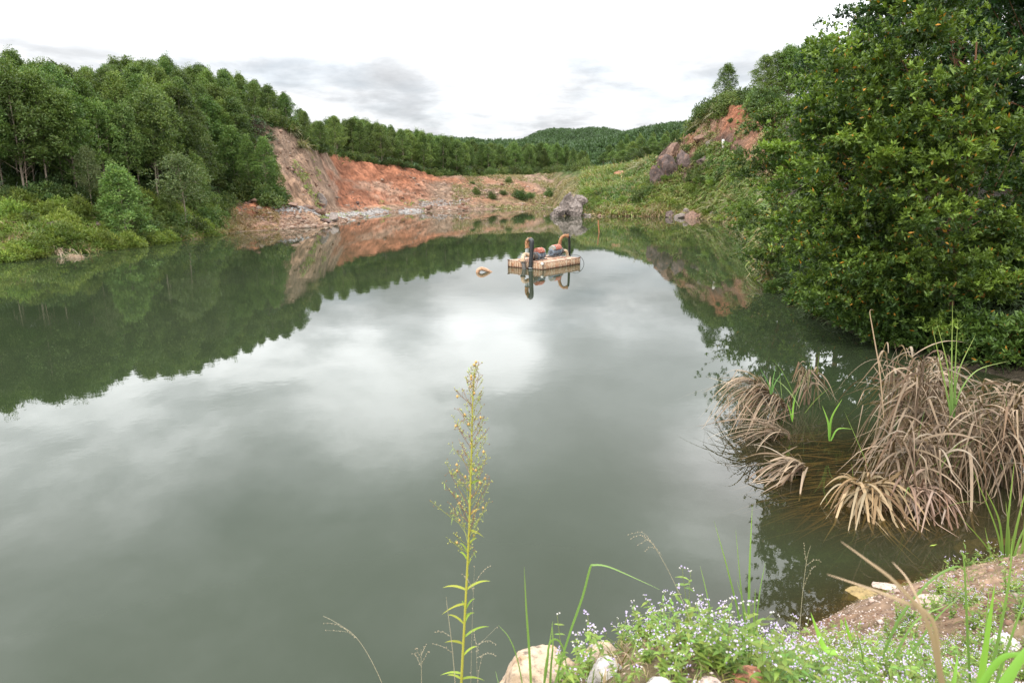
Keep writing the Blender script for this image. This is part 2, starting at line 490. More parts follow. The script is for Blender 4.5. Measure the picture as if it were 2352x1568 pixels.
KC = np.array([[EARTH[ch] for ch in c[2]] for c in cols])
NK = KR.shape[1]
def knots_at(az):
    az = np.clip(az, AZ[0], AZ[-1])
    # smooth the columns a little: natural shoreline
    R_ = np.stack([np.interp(az, AZ, KR[:, k]) for k in range(NK)], -1)
    Z_ = np.stack([np.interp(az, AZ, KZ[:, k]) for k in range(NK)], -1)
    return R_, Z_
def terr_noise(x, y, z, steep):
    big = fbm(P3(x * .16, y * .16, 3.1), 5, 4)
    az = np.arctan2(x, y)
    r = np.hypot(x, y)
    gul = fbm(P3(az * r * .55, r * .07, 0.3 + z * .08), 9, 4, .55)
    fine = fbm(P3(x * .9, y * .9, 1.7), 21, 4, .6)
    rid = .5 - np.abs(fbm(P3(x * .35, y * .35, z * .5), 27, 4, .55)) * 2
    return big * .35 + steep * (gul * 1.5 + fine * .9 + rid * .8) + fine * .13
def terr_z(x, y):
    x = np.atleast_1d(np.asarray(x, float)); y = np.atleast_1d(np.asarray(y, float))
    az = np.arctan2(x, y); r = np.hypot(x, y)
    R_, Z_ = knots_at(az)
    z = np.full(x.shape, -1.6); st = np.zeros(x.shape)
    for k in range(NK - 1):
        m = (r >= R_[:, k]) & (r < R_[:, k + 1])
        t = np.where(m, (r - R_[:, k]) / np.maximum(R_[:, k + 1] - R_[:, k], .01), 0)
        zz = Z_[:, k] * (1 - t) + Z_[:, k + 1] * t
        sl = (Z_[:, k + 1] - Z_[:, k]) / np.maximum(R_[:, k + 1] - R_[:, k], .01)
        z = np.where(m, zz, z); st = np.where(m, sl, st)
    z = np.where(r >= R_[:, -1], Z_[:, -1], z)
    w = np.clip((r - R_[:, 1]) / 3.0, 0, 1)
    return z + w * terr_noise(x, y, z, np.clip(np.abs(st) * 1.3, .1, 1.0))
azs = np.unique(np.concatenate([np.linspace(AZ[0], math.radians(-42), 90), np.linspace(math.radians(-42), math.radians(44), 1150), np.linspace(math.radians(44), AZ[-1], 90)]))
R_, Z_ = knots_at(azs)
rows = [5, 16, 34, 36, 64, 36, 14, 6][:NK - 1]
rr, ts = [], []
for k in range(NK - 1):
    for j in range(rows[k]):
        rr.append(k); ts.append(j / rows[k])
rr.append(NK - 2); ts.append(1.0)
rr = np.array(rr); ts = np.array(ts)
Rg = R_[:, rr] * (1 - ts) + R_[:, rr + 1] * ts
Zg = Z_[:, rr] * (1 - ts) + Z_[:, rr + 1] * ts
Sg = (Z_[:, rr + 1] - Z_[:, rr]) / np.maximum(R_[:, rr + 1] - R_[:, rr], .01)
# zone colours, edges broken up with noise
A2 = np.broadcast_to(azs[:, None], Rg.shape)
Xg, Yg = np.sin(A2) * Rg, np.cos(A2) * Rg
jit = fbm(P3(Xg * .25, Yg * .25, 2.0), 31, 4) * .045
jt = fbm(P3(Xg * .3, Yg * .3, 7.0), 37, 4) * .9
kf = np.clip(rr[None, :] + ts[None, :] + jt * .55, 0, NK - 1.001)
k0 = kf.astype(int)
kt = kf - k0
kt = np.clip((kt - .5) * 2.2 + .5, 0, 1)
azq = np.clip(A2 + jit * .6, AZ[0], AZ[-1])
ai = np.clip(np.searchsorted(AZ, azq) - 1, 0, len(AZ) - 2)
at_ = np.clip(((azq - AZ[ai]) / (AZ[ai + 1] - AZ[ai]))[..., None], 0, 1)
Cg = (KC[ai, k0] * (1 - at_) + KC[ai + 1, k0] * at_) * (1 - kt[..., None]) + (KC[ai, np.minimum(k0 + 1, NK - 1)] * (1 - at_) + KC[ai + 1, np.minimum(k0 + 1, NK - 1)] * at_) * kt[..., None]
w = np.clip((Rg - R_[:, 1:2]) / 3.0, 0, 1)
Zf = Zg + w * terr_noise(Xg, Yg, Zg, np.clip(np.abs(Sg) * 1.3, .1, 1.0))
# pale rock bands and dark seams on steep faces
bare = np.clip((Cg[..., 0] - .2) / .1, 0, 1)
seam = fbm(P3(Xg * .35 + Zf * .5, Yg * .2, Zf * .9), 51, 5, .6)
Cg = Cg * (1 + bare[..., None] * (np.clip(seam, -.6, .6) * .9)[..., None])
pale = np.clip((fbm(P3(Xg * .16, Yg * .16, Zf * .3 + 4), 61, 4) - .16) * 6, 0, 1) * bare
Cg = Cg * (1 - pale[..., None] * .6) + np.array((.34, .24, .175)) * pale[..., None] * .6
nr, nc = Rg.shape
S = Soup()
I = np.arange(nr * nc).reshape(nr, nc)
F = np.stack([I[:-1, :-1], I[:-1, 1:], I[1:, 1:], I[1:, :-1]], -1).reshape(-1, 4)
S.add(np.stack([Xg, Yg, Zf], -1).reshape(-1, 3), F, np.clip(Cg, 0, 1).reshape(-1, 3))
tag(S.obj('hillside', M_HILL, smooth=True), kind='structure')

def ground_hit(u, v, y0, y1, zf):
    ys = np.linspace(y0, y1, 1500); P_ = np.array([px(u, v, yy) for yy in ys])
    d_ = zf(P_[:, 0], P_[:, 1]) - P_[:, 2]; i = int(np.argmax(d_ > 0))
    if d_[i] <= 0:      # the line of sight clears the ground: take the place where it comes nearest
        i = int(np.argmax(np.where(ys < 125, d_, -1e9))); P_[i, 2] += d_[i]
    return P_[i]

# ------------------------------------------------------------------ near bank under the camera
SHORE = np.array([(-40, -34), (-14, -11), (-8, -6), (-4, -1), (-1.9, 1.9), (0.0, 3.3), (1.3, 4.6), (2.4, 5.6), (3.5, 6.25), (4.6, 6.7), (5.6, 7.0), (6.6, 7.9), (7.8, 9.2), (10, 12), (12, 15.4), (14, 20)], float)
def shore_dist(x, y):
    """signed distance to the near shore line, positive on land"""
    x = np.asarray(x, float); y = np.asarray(y, float)
    best = np.full(x.shape, 1e9); sg = np.ones(x.shape)
    for a, b in zip(SHORE[:-1], SHORE[1:]):
        d = b - a; L2 = d @ d
        t = np.clip(((x - a[0]) * d[0] + (y - a[1]) * d[1]) / L2, 0, 1)
        ex, ey = x - (a[0] + t * d[0]), y - (a[1] + t * d[1])
        dd = np.hypot(ex, ey)
        s = np.sign(d[1] * ex - d[0] * ey)
        m = dd < best
        best = np.where(m, dd, best); sg = np.where(m, s, sg)
    return best * sg
def bank_z(x, y):
    x = np.asarray(x, float); y = np.asarray(y, float)
    d = shore_dist(x, y) + fbm(P3(x * .8, y * .8, 0), 71, 3) * .18
    k = np.clip((x - .3) / 3.2, 0, 1); k = k * k * (3 - 2 * k)
    L = .5 * (1 - k) + 3.5 * k
    zm = 2.72 * (1 - k) + 3.3 * k
    land = zm * (1 - np.exp(-np.maximum(d, 0) / L))
    land = land + np.clip(d * 2, 0, 1) * (fbm(P3(x * 1.6, y * 1.6, 3), 77, 4) * .13 + fbm(P3(x * 7, y * 7, 1), 79, 3) * .025)
    wet = -np.maximum(-d, 0) * (.9 * (1 - k) + .42 * k) + fbm(P3(x * 1.2, y * 1.2, 9), 83, 3) * .1 * np.clip(-d, 0, 1)
    return np.where(d > 0, land, np.maximum(wet, -2.2))
gx = np.unique(np.concatenate([np.linspace(-30, -3, 30), np.linspace(-3, 8, 330), np.linspace(8, 26, 60)]))
gy = np.unique(np.concatenate([np.linspace(-40, 0, 40), np.linspace(0, 9.5, 290), np.linspace(9.5, 24, 50)]))
GX, GY = np.meshgrid(gx, gy, indexing='ij')
GZ = bank_z(GX, GY)
S = Soup()
dd = shore_dist(GX, GY)
cn = fbm(P3(GX * 1.1, GY * 1.1, 5), 91, 4)
earth = np.array((.14, .088, .055)); veg = np.array((.09, .085, .04)); wetc = np.array((.085, .065, .035)); pink = np.array((.215, .15, .105))
mg = np.clip(.5 + cn * 2.2, 0, 1)[..., None]
near = np.clip((4.6 - GY) / 1.2 + cn, 0, 1)[..., None] * .55
C_ = earth * (1 - mg * .5) + pink * mg * .5
C_ = C_ * (1 - near) + veg * near
uw = np.clip(-dd * 2.5 + .7, 0, 1)[..., None]
C_ = C_ * (1 - uw) + wetc * uw
C_ = C_ * (1 - .6 * np.clip(-dd - .6, 0, 1))[..., None]
nr, nc = GX.shape
I = np.arange(nr * nc).reshape(nr, nc)
F = np.stack([I[:-1, :-1], I[1:, :-1], I[1:, 1:], I[:-1, 1:]], -1).reshape(-1, 4)
S.add(np.stack([GX, GY, GZ], -1).reshape(-1, 3), F, C_.reshape(-1, 3))
tag(S.obj('bank', M_BANK, smooth=True), kind='structure')

# one wide ground sheet below everything, out to the horizon (the lake bed too)
S = Soup()
S.add([(-1500, -1500, -2.4), (1500, -1500, -2.4), (1500, 1500, -2.4), (-1500, 1500, -2.4)], [[0, 1, 2, 3]], (.09, .075, .045))
tag(S.obj('ground', M_HILL), kind='structure')

# ------------------------------------------------------------------ water
m, t, b, out = new_mat('lake_water')
M_WATER = m
t.nodes.remove(b)
g = N(t, 'ShaderNodeNewGeometry')
at = N(t, 'ShaderNodeAttribute', attribute_name='Col')
mp = N(t, 'ShaderNodeMapping'); mp.inputs['Scale'].default_value = (1, 1, 1)
t.links.new(g.outputs['Position'], mp.inputs[0])
w1 = noise(t, mp.outputs[0], 5.5, 3, .5)
w2 = noise(t, mp.outputs[0], 1.1, 2, .5)
patch = ramp(t, noise(t, mp.outputs[0], .09, 3, .5), ((.38, .25), (.62, 1.0)))
h = fmath(t, 'MULTIPLY', fmath(t, 'ADD', fmath(t, 'MULTIPLY', w1, .28), w2), patch)
bp = N(t, 'ShaderNodeBump'); bp.inputs['Strength'].default_value = 1.0; bp.inputs['Distance'].default_value = .0022
t.links.new(h, bp.inputs['Height'])
fr = N(t, 'ShaderNodeFresnel'); fr.inputs['IOR'].default_value = 1.333
t.links.new(bp.outputs[0], fr.inputs['Normal'])
gl = N(t, 'ShaderNodeBsdfGlossy'); gl.inputs['Roughness'].default_value = .0; gl.inputs['Color'].default_value = (1, 1, 1, 1)
t.links.new(bp.outputs[0], gl.inputs['Normal'])
df = N(t, 'ShaderNodeBsdfDiffuse')
silt = mixc(t, ramp(t, noise(t, mp.outputs[0], .12, 3, .5), ((.35, 0.0), (.7, 1.0))), (.019, .028, .013), (.025, .032, .018))
silt = mixc(t, fmath(t, 'MULTIPLY', at.outputs['Fac'], .8), silt, (.045, .036, .018))
t.links.new(silt, df.inputs['Color'])
tp = N(t, 'ShaderNodeBsdfTransparent'); tp.inputs['Color'].default_value = (.72, .66, .46, 1)
body = N(t, 'ShaderNodeMixShader')
t.links.new(fmath(t, 'MULTIPLY', at.outputs['Fac'], .80), body.inputs[0])
t.links.new(df.outputs[0], body.inputs[1]); t.links.new(tp.outputs[0], body.inputs[2])
fin = N(t, 'ShaderNodeMixShader')
t.links.new(fr.outputs[0], fin.inputs[0]); t.links.new(body.outputs[0], fin.inputs[1]); t.links.new(gl.outputs[0], fin.inputs[2])
t.links.new(fin.outputs[0], out.inputs[0])
wx = np.unique(np.concatenate([[-160, -60, -25, -10], np.linspace(-4, 16, 120), [30, 60, 120]]))
wy = np.unique(np.concatenate([[-40, -15, -3], np.linspace(0, 20, 120), [30, 60, 120, 240]]))
WX, WY = np.meshgrid(wx, wy, indexing='ij')
sdw = -shore_dist(WX, WY)
def gauss(x, y, cx, cy, sx, sy): return np.exp(-((x - cx) / sx) ** 2 - ((y - cy) / sy) ** 2)
clar = np.clip(np.exp(-np.maximum(sdw, 0) / .55) * .9 * np.clip((WX + 1) / 3, 0, 1), 0, 1)
clar = np.maximum(clar, .85 * np.clip(gauss(WX, WY, 5.0, 9.3, 1.9, 2.0) * 1.6, 0, 1))
S = Soup()
nr, nc = WX.shape
I = np.arange(nr * nc).reshape(nr, nc)
F = np.stack([I[:-1, :-1], I[1:, :-1], I[1:, 1:], I[:-1, 1:]], -1).reshape(-1, 4)
S.add(np.stack([WX, WY, WX * 0], -1).reshape(-1, 3), F, np.repeat(clar.reshape(-1, 1), 3, 1))
tag(S.obj('water', M_WATER), kind='structure')

# ------------------------------------------------------------------ trees
def vary(c, n, rs, amt=.2, yel=.0):
    c = np.asarray(c, float)
    k = 1 + rs.uniform(-amt, amt, (n, 1))
    out = c * k
    if yel: out[:, 0] *= 1 + rs.uniform(0, yel, n)
    return out
def make_tree(name, seed, H=7.5, R=1.5, base=.33, n_cl=110, per=60, leaf=(.19, .075), col=(.050, .092, .026), tipcol=(.082, .135, .036),
              bark=None, tr=.06, lean=.0, top=1.0, bare=False, cl_r=.5, shape=None, gap=.0, spires=True):
    rs = np.random.RandomState(seed)
    root = bpy.data.objects.new(name, None); COL.objects.link(root)
    S = Soup()
    bend = rs.uniform(-1, 1, 2) * .12 * H * .4 + lean
    tp = np.array([[bend[0] * t * t, bend[1] * t * t, H * .93 * t - .3 * (t == 0)] for t in np.linspace(0, 1, 9)])
    tube(S, tp, np.linspace(tr, tr * .18, 9), (.2, .2, .2), 7)
    def axis(t): return np.array([bend[0] * t * t, bend[1] * t * t, H * .93 * t])
    cl = []
    for i in range(n_cl):
        t = base + (1 - base) * (i + rs.rand()) / n_cl
        q = (t - base) / (1 - base)
        rad = R * (math.sin(math.pi * min(1, q * .80 + .16)) ** .75 if shape is None else shape(q))
        a = rs.uniform(0, 2 * math.pi)
        f = rs.uniform(.25, 1.0) ** .6
        lob = 1 + .28 * math.sin(a * 2 + seed) + .2 * math.sin(a * 3 + t * 9)
        p = axis(t * .97) + np.array([math.cos(a), math.sin(a), 0]) * rad * f * lob
        p[2] += rs.uniform(-.15, .25) + .12 * rad * (1 - f)
        cl.append((p, t, f))
        if i % 4 == 0 or bare:
            s0 = axis(max(.12, t - .10 - .05 * f))
            mid = (s0 + p) / 2 + np.array([0, 0, .05])
            tube(S, np.array([s0, mid, p]), [tr * .38 * (1.1 - t), tr * .25 * (1.1 - t), .006], (.2, .2, .2), 5, False)
    S.obj('trunk', bark or M_BARK_PALE, root, True)
    if not bare or per:
        S = Soup()
        for p, t, f in cl:
            if rs.rand() < gap: continue
            n = int(per * rs.uniform(.6, 1.3))
            rr_ = cl_r * rs.uniform(.6, 1.15)
            d = rand_dirs(n, rs, .35)
            P = p + d * (rs.uniform(.25, 1, (n, 1)) ** .6) * rr_ * np.array([1, 1, .75])
            A = unit(d + rand_dirs(n, rs, -.1) * .8)
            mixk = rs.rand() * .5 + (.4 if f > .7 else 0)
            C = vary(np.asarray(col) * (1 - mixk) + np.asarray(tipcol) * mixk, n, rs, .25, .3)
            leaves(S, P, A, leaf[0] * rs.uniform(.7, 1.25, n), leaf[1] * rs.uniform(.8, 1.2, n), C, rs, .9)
        if spires:
            # feathery leader shoots at the top of the crown
            for k in range(14):
                a = rs.uniform(0, 6.28); q = rs.uniform(.80, 1.0)
                p = axis(q) + np.array([math.cos(a), math.sin(a), 0]) * R * .5 * (1.15 - q) * 2
                n = int(per * .45)
                tt = rs.rand(n)
                P = p + np.stack([rs.normal(0, .10, n), rs.normal(0, .10, n), tt * .75], 1)
                A = unit(rand_dirs(n, rs, .9))
                leaves(S, P, A, leaf[0] * .9 * (1.1 - tt * .5), leaf[1] * .9, vary(tipcol, n, rs, .2, .3), rs, .5)
        S.obj('crown', M_LEAF, root)
    return root
def put(root, x, y, z, rz=0, s=1.0, label=None, cat=None, group=None, first=False, sz=None):
    o = root if first else copy_tree(root)
    o.location = (x, y, z); o.rotation_euler = (0, 0, rz); o.scale = (s, s, sz or s)
    tag(o, label, cat, group)
    return o
tree_kinds = [make_tree('acacia_tree', 100 + k, H=7.4, R=(1.45, 1.9, 1.6, 2.05, 1.35, 1.75)[k], leaf=(.165, .065), base=(.20, .28, .34, .24, .38, .30)[k], n_cl=140, per=85, spires=(k % 2 == 0 and k < 4), shape=(lambda q: min(1, .45 + q * 2.2) * (1 - q) ** .62 * 1.12 + .10) if k % 2 else (lambda q: min(1, .55 + q * 1.4) * (1 - q ** 2.2) ** .8 * 1.0 + .08), cl_r=.46,
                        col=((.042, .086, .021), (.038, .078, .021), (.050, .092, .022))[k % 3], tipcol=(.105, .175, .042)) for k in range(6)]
used_kind = [False] * 6
def acacia(x, y, s, label, group, k=None, dz=0.0, sz=None):
    k = random.randrange(6) if k is None else k
    z = float(terr_z(x, y)[0]) + dz
    o = put(tree_kinds[k], x, y, z - .1, random.uniform(0, 6.28), s * random.uniform(.84, 1.16), label, 'tree', group, first=not used_kind[k], sz=sz or s)
    used_kind[k] = True
    return o
def at_u(u, y, v=450):
    """world x of the line of sight through column u at depth y"""
    return px(u, v, y)[0]
def interp_pts(pts, u): return float(np.interp(u, [p[0] for p in pts], [p[1] for p in pts]))

# left hillside plantation: rows from the slope edge to the crest
SILH = [(-100, 108), (50, 108), (100, 124), (200, 136), (250, 134), (300, 118), (400, 120), (500, 140), (560, 165), (620, 185), (680, 225), (722, 268), (740, 275)]
cnt_left = 0
placed = []
def fits(x, y, d):
    for a, b in placed:
        if (a - x) ** 2 + (b - y) ** 2 < d * d: return False
    placed.append((x, y)); return True
for row, (dy, gapu) in enumerate(((10.5, 2.0), (12.3, 2.0), (14.5, 2.1), (17, 2.2), (20, 2.3), (23, 2.4), (26.5, 2.5), (30, 2.5))):
    u = -90.0
    while u < 560:
        ysh = -CAM_H / slope(interp_pts([(c[0], c[1]) for c in CO], u))
        y = ysh + dy + random.uniform(-.7, .7)
        if u > 450: y = max(y, 70 + dy * .9 + (u - 500) * .06)
        x = at_u(u, y, 300)
        z = float(terr_z(x, y)[0])
        zt = CAM_H + y * slope(interp_pts(SILH, u) + random.uniform(-4, 16))
        hmax = zt - z
        h = min(random.uniform(6.6, 9.3), hmax)
        if row >= 4: h = min(max(hmax, 4), 8.5) if hmax > 3 else 0
        if h > 3.2 and fits(x, y, 1.3):
            lab = ('tall acacia with a bare pale lower trunk at the front edge of the left hillside plantation', 'acacia in the dense plantation covering the left hillside above the green slope')[row > 0]
            acacia(x, y, h / 7.4, lab, 'plantation trees on the left hillside' if row else 'front row trees of the left hillside plantation')
            cnt_left += 1
        u += gapu / y * 1568 * random.uniform(.8, 1.2)
# trees on the brow above the cliff
for row, dy in enumerate((1.5, 4.0, 7.5)):
    u = 556.0
    while u < 738:
        c = [(q[0], -CAM_H / slope(q[1]) + q[6 - 1][0]) for q in CO]
        y = interp_pts(c, u) + dy + 2.5
        x = at_u(u, y, 260); z = float(terr_z(x, y)[0])
        zt = CAM_H + y * slope(interp_pts(SILH, u) + random.uniform(-2, 18))
        h = min(zt - z, 8)
        if h > 2 and fits(x, y, 1.2):
            acacia(x, y, h / 7.4, 'dark acacia on the brow above the left end of the red cliff', 'trees on the brow above the cliff')
        u += 2.1 / y * 1568 * random.uniform(.8, 1.2)
# trees at the foot of the left hill that lap over the cliff edge
for u, dy, s, lab in ((610, 9, .92, 'leafy acacia at the right end of the left wood, nearest to the bare cliff'),
                 (572, 9, .95, 'round topped acacia one place left of the wood\'s right end'),
                 (540, 10, 1.05, 'tall pale green acacia peak near the right end of the left wood'),
                 (630, 11, .62, 'small acacia overlapping the cliff foot beside the wood')):
    ysh = 66.5; y = ysh + dy; x = at_u(u, y, 420); placed.append((x, y))
    acacia(x, y, s, lab, None, k=0)
# centre forest behind the cliff top
SILC = [(722, 272), (760, 262), (830, 264), (900, 280), (1000, 298), (1100, 322), (1150, 328), (1200, 322), (1300, 330), (1345, 345)]
crest = [(q[0], -CAM_H / slope(q[1]) + q[5 + 1 - 1][0]) for q in CO]
for row, dy in enumerate((3, 6, 9.5, 13.5, 18, 24)):
    u = 722.0
    while u < 1350:
        y = interp_pts([(c_, d_) for c_, d_ in crest if 700 < c_ < 1310], u) + dy + random.uniform(-.8, .8) + (8 if u > 1080 else 0) + max(0, (u - 1150) * .05)
        x = at_u(u, y, 350); z = float(terr_z(x, y)[0])
        zt = CAM_H + y * slope(interp_pts(SILC, u) + random.uniform(-3, 12))
        h = min(random.uniform(7.5, 9.5), zt - z)
        if row >= 3: h = zt - z
        if h > 3.5 and fits(x, y, 1.6):
            acacia(x, y, h / 7.4, ('slim acacia with bare trunk in the front row behind the red cliff top', 'acacia in the forest behind the red cliff and far terrace')[row > 0],
                   'front row trees behind the cliff top' if row == 0 else 'forest trees behind the cliff and far terrace')
        u += 3.4 / y * 1568 * random.uniform(.8, 1.25)
ORD = ('first', 'second', 'third', 'fourth', 'fifth', 'sixth', 'seventh', 'eighth', 'ninth', 'tenth', 'eleventh', 'twelfth', 'thirteenth', 'fourteenth', 'fifteenth', 'sixteenth', 'seventeenth', 'eighteenth', 'nineteenth', 'twentieth', 'twenty-first', 'twenty-second')
for gname, lab in (('front row trees of the left hillside plantation', 'acacia with bare lower trunk, %s from the left along the left plantation edge'),
                   ('front row trees behind the cliff top', 'slim acacia with bare trunk, %s from the left behind the red cliff top'),
                   ('trees on the brow above the cliff', 'dark acacia on the brow above the left cliff, %s from the left')):
    row_ = [o for o in SC.objects if o.get('group') == gname]
    row_.sort(key=lambda o: o.location.x / o.location.y)
    for i, o in enumerate(row_):
        if i < len(ORD): o['label'] = lab % ORD[i]
# right of centre wood on the slope in the distance
for u, v, y, s in ((1385, 372, 190, 1.15), (1410, 370, 182, 1.2), (1432, 366, 178, 1.3), (1455, 362, 172, 1.35), (1478, 358, 168, 1.4), (1500, 352, 170, 1.3), (1520, 350, 172, 1.3),
                   (1398, 350, 215, 1.1), (1425, 345, 220, 1.2), (1450, 340, 215, 1.25), (1475, 335, 215, 1.3), (1500, 330, 215, 1.3), (1525, 326, 215, 1.3), (1550, 322, 215, 1.3), (1570, 320, 215, 1.2),
                   (1440, 328, 260, 1.1), (1470, 325, 260, 1.1), (1500, 320, 260, 1.1), (1530, 317, 260, 1.1), (1556, 315, 260, 1.1), (1580, 313, 260, 1.1)):
    p = px(u, v + 8, y)
    zt = float(terr_z(p[0], p[1])[0])
    h = CAM_H + y * slope(v - 22 + random.uniform(-4, 4)) - zt
    k = random.randrange(6)
    o = copy_tree(tree_kinds[k]); o.location = (p[0], p[1], zt - .1); o.rotation_euler.z = random.uniform(0, 6)
    sz = h / 7.4; o.scale = (max(.9, s), max(.9, s), max(.5, sz))
    tag(o, 'acacia in the small wood between the far hill and the dark rock outcrop', 'tree', 'trees of the wood right of the middle')

# right hill: trees on the skyline above the red face
for u, vb, vt, y, lab, k in ((1672, 210, 150, 112, 'lone feathery acacia on the right hill skyline, left of the denser group', 0),
                     (1752, 185, 128, 112, 'acacia at the left of the skyline group on the right hill', 3),
                     (1785, 185, 118, 114, 'second acacia from the left in the skyline group on the right hill', 1),
                     (1815, 190, 105, 112, 'third acacia from the left in the skyline group on the right hill', 2),
                     (1842, 195, 98, 114, 'fourth acacia from the left in the skyline group on the right hill', 4),
                     (1870, 195, 92, 112, 'fifth acacia of the skyline group, partly behind the near trees', 5),
                     (1900, 195, 88, 114, 'rightmost acacia of the skyline group, behind the near trees', 0)):
    x = at_u(u, y, 180); z = float(terr_z(x, y)[0])
    h = CAM_H + y * slope(vt - 10) - z
    acacia(x, y, h / 7.4 * 1.25, lab, None, k=k, sz=h / 7.4)

# distinct saplings and young trees on the green slope at the left
young = make_tree('young_acacia_tree', 301, H=6.0, R=1.9, base=.05, n_cl=170, per=75, leaf=(.17, .07), col=(.055, .105, .028), tipcol=(.11, .18, .045), tr=.05,
                  shape=lambda q: (1 - q) ** .7 * .9 + .18, cl_r=.45)
young2 = make_tree('young_acacia_tree', 302, H=6.0, R=1.5, base=.38, n_cl=90, per=55, leaf=(.17, .07), col=(.065, .105, .042), tipcol=(.11, .165, .06), tr=.05, lean=.1)
def at_shore(u, dy):
    ysh = -CAM_H / slope(interp_pts([(c[0], c[1]) for c in CO], u))
    y = ysh + dy; x = at_u(u, y, 480)
    return x, y, float(terr_z(x, y)[0])
def sized(root, u, dy, vtop, lab, first=False, wid=1.0, cat='tree', group=None):
    x, y, z = at_shore(u, dy)
    h = CAM_H + y * slope(vtop) - z
    s = h / 6.0
    o = put(root, x, y, z - .1, random.uniform(0, 6), s * wid, lab, cat, group, first=first, sz=s)
    return o
sized(young, 282, 3.0, 372, 'bushy conical young acacia leafed to the ground on the green slope at the left', True, 1.35)
sized(young2, 425, 2.8, 345, 'young acacia with a pale bare trunk near the water right of the conical one', True, 1.3)
sized(young, 388, 4.2, 440, 'low spreading young acacia between the conical one and the bare trunked one', wid=1.5)
sized(young, 455, 6.5, 345, 'dense blue green young acacia behind the bare trunked one', wid=.8)
sized(young2, 212, 7.0, 330, 'thin grey green young acacia just left of the conical one, upslope', wid=.8)
sized(young, 345, 3.0, 470, 'dark leafy young acacia at the right foot of the conical one', wid=1.6)
# dead bare saplings
dead = make_tree('dead_tree', 331, H=6.0, R=.9, base=.45, n_cl=26, per=0, bark=M_BARK_DRY, tr=.05, bare=True, spires=False)
sized(dead, 70, 8.8, 300, 'grey leafless sapling at the edge of the left wood', True)
sized(dead, 268, 9.5, 300, 'grey leafless sapling with forked twigs behind the conical acacia')

# ------------------------------------------------------------------ shrubs
def make_shrub(name, seed, R=1.0, H=1.0, n_cl=42, per=55, leaf=(.16, .07), col=(.040, .078, .022), tip=(.078, .125, .034)):
    rs = np.random.RandomState(seed)
    root = bpy.data.objects.new(name, None); COL.objects.link(root)
    S = Soup(); T = Soup()
    for i in range(n_cl):
        d = rand_dirs(1, rs, .6)[0]; d[2] = abs(d[2])
        p = d * np.array([R, R, H]) * rs.uniform(.35, .95) * (1 + .25 * math.sin(math.atan2(d[1], d[0]) * 3 + seed))
        if i % 3 == 0: tube(T, np.array([[0, 0, -.15], p * .5, p]), [.03, .018, .006], (.2, .2, .2), 5, False)
        n = int(per * rs.uniform(.6, 1.2)); dd_ = rand_dirs(n, rs, .3)
        P = p + dd_ * rs.uniform(.3, 1, (n, 1)) * .30
        mk = rs.rand()
        leaves(S, P, unit(dd_ + rand_dirs(n, rs) * .6), leaf[0] * rs.uniform(.7, 1.2, n), leaf[1], vary(np.array(col) * (1 - mk) + np.array(tip) * mk, n, rs, .25, .25), rs, .8)
    T.obj('stem', M_BARK_DRY, root)
    S.obj('foliage', M_LEAF, root)
    return root
sh = [make_shrub('shrub', 401), make_shrub('shrub', 402, col=(.05, .088, .024), tip=(.10, .15, .04)), make_shrub('shrub', 403, H=.8, col=(.032, .065, .020))]
sh_used = [0, 0, 0]
def shrub(x, y, s, label, group=None, k=None, sz=None, z=None, cat='shrub'):
    k = random.randrange(3) if k is None else k
    z = float(terr_z(x, y)[0]) if z is None else z
    o = put(sh[k], x, y, z - .05, random.uniform(0, 6), s, label, cat, group, first=not sh_used[k], sz=sz)
    sh_used[k] = 1
    return o
# round bushes on the far terrace
for u, v, r, lab in ((1094, 436, 13, 'small round bush at the left end of the far terrace'), (1130, 446, 13, 'second round bush from the left on the far terrace'),
                     (1156, 440, 10, 'small bush touching the second bush on the far terrace'), (1194, 442, 20, 'large round bush in the middle of the far terrace'),
                     (1218, 446, 12, 'small bush right of the large one on the far terrace'), (1262, 440, 15, 'round bush at the right end of the far terrace'),
                     (1085, 418, 6, 'tiny bush on the lip of the far terrace'), (1168, 412, 11, 'upright bush on the upper lip of the far terrace, middle')):
    # find the ground depth along this line of sight
    ys = np.linspace(100, 230, 1500); P_ = np.array([px(u, v + r * .7, yy) for yy in ys])
    gz_ = terr_z(P_[:, 0], P_[:, 1]); hit = np.argmax(gz_ > P_[:, 2])
    p = P_[hit]; s = r / 1568 * p[1] * 1.05
    shrub(p[0], p[1], s, lab, None, k=(0, 1)[r % 2], z=p[2])
# scrub along forest edges
def edge_scrub(u0, u1, dyf, n, smin, smax, label, group, k=None):
    for i in range(n):
        u = u0 + (u1 - u0) * (i + random.random()) / n
        y = dyf(u) + random.uniform(-1, 1); x = at_u(u, y, 420)
        s_ = random.uniform(smin, smax)
        shrub(x, y, s_, label, group, k=k, sz=s_ * random.uniform(.8, 1.1))
shy = lambda u: -CAM_H / slope(interp_pts([(c[0], c[1]) for c in CO], u))
edge_scrub(-40, 540, lambda u: shy(u) + 9.3, 34, .7, 1.3, 'dark undergrowth bush at the foot of the left plantation', 'undergrowth bushes below the left plantation', 2)
edge_scrub(470, 635, lambda u: 74.5 + random.uniform(-2, 3), 20, 1.2, 1.9, 'broad dark green bush at the bottom right corner of the left wood', 'bushes at the right foot of the left wood')
edge_scrub(570, 722, lambda u: interp_pts(c, u) + 1.0, 26, .9, 1.5, 'brownish green bush on the rim above the left cliff', 'bushes along the cliff rim', 1)
edge_scrub(730, 1060, lambda u: interp_pts(crest, u) + 1.0, 30, .8, 1.5, 'bush on the top edge of the red cliff below the forest', 'bushes on the cliff top edge')
edge_scrub(1000, 1345, lambda u: interp_pts(crest, u) + 4.0, 34, 1.0, 1.9, 'light green bush between the far terrace and the forest', 'bushes behind the far terrace', 1)
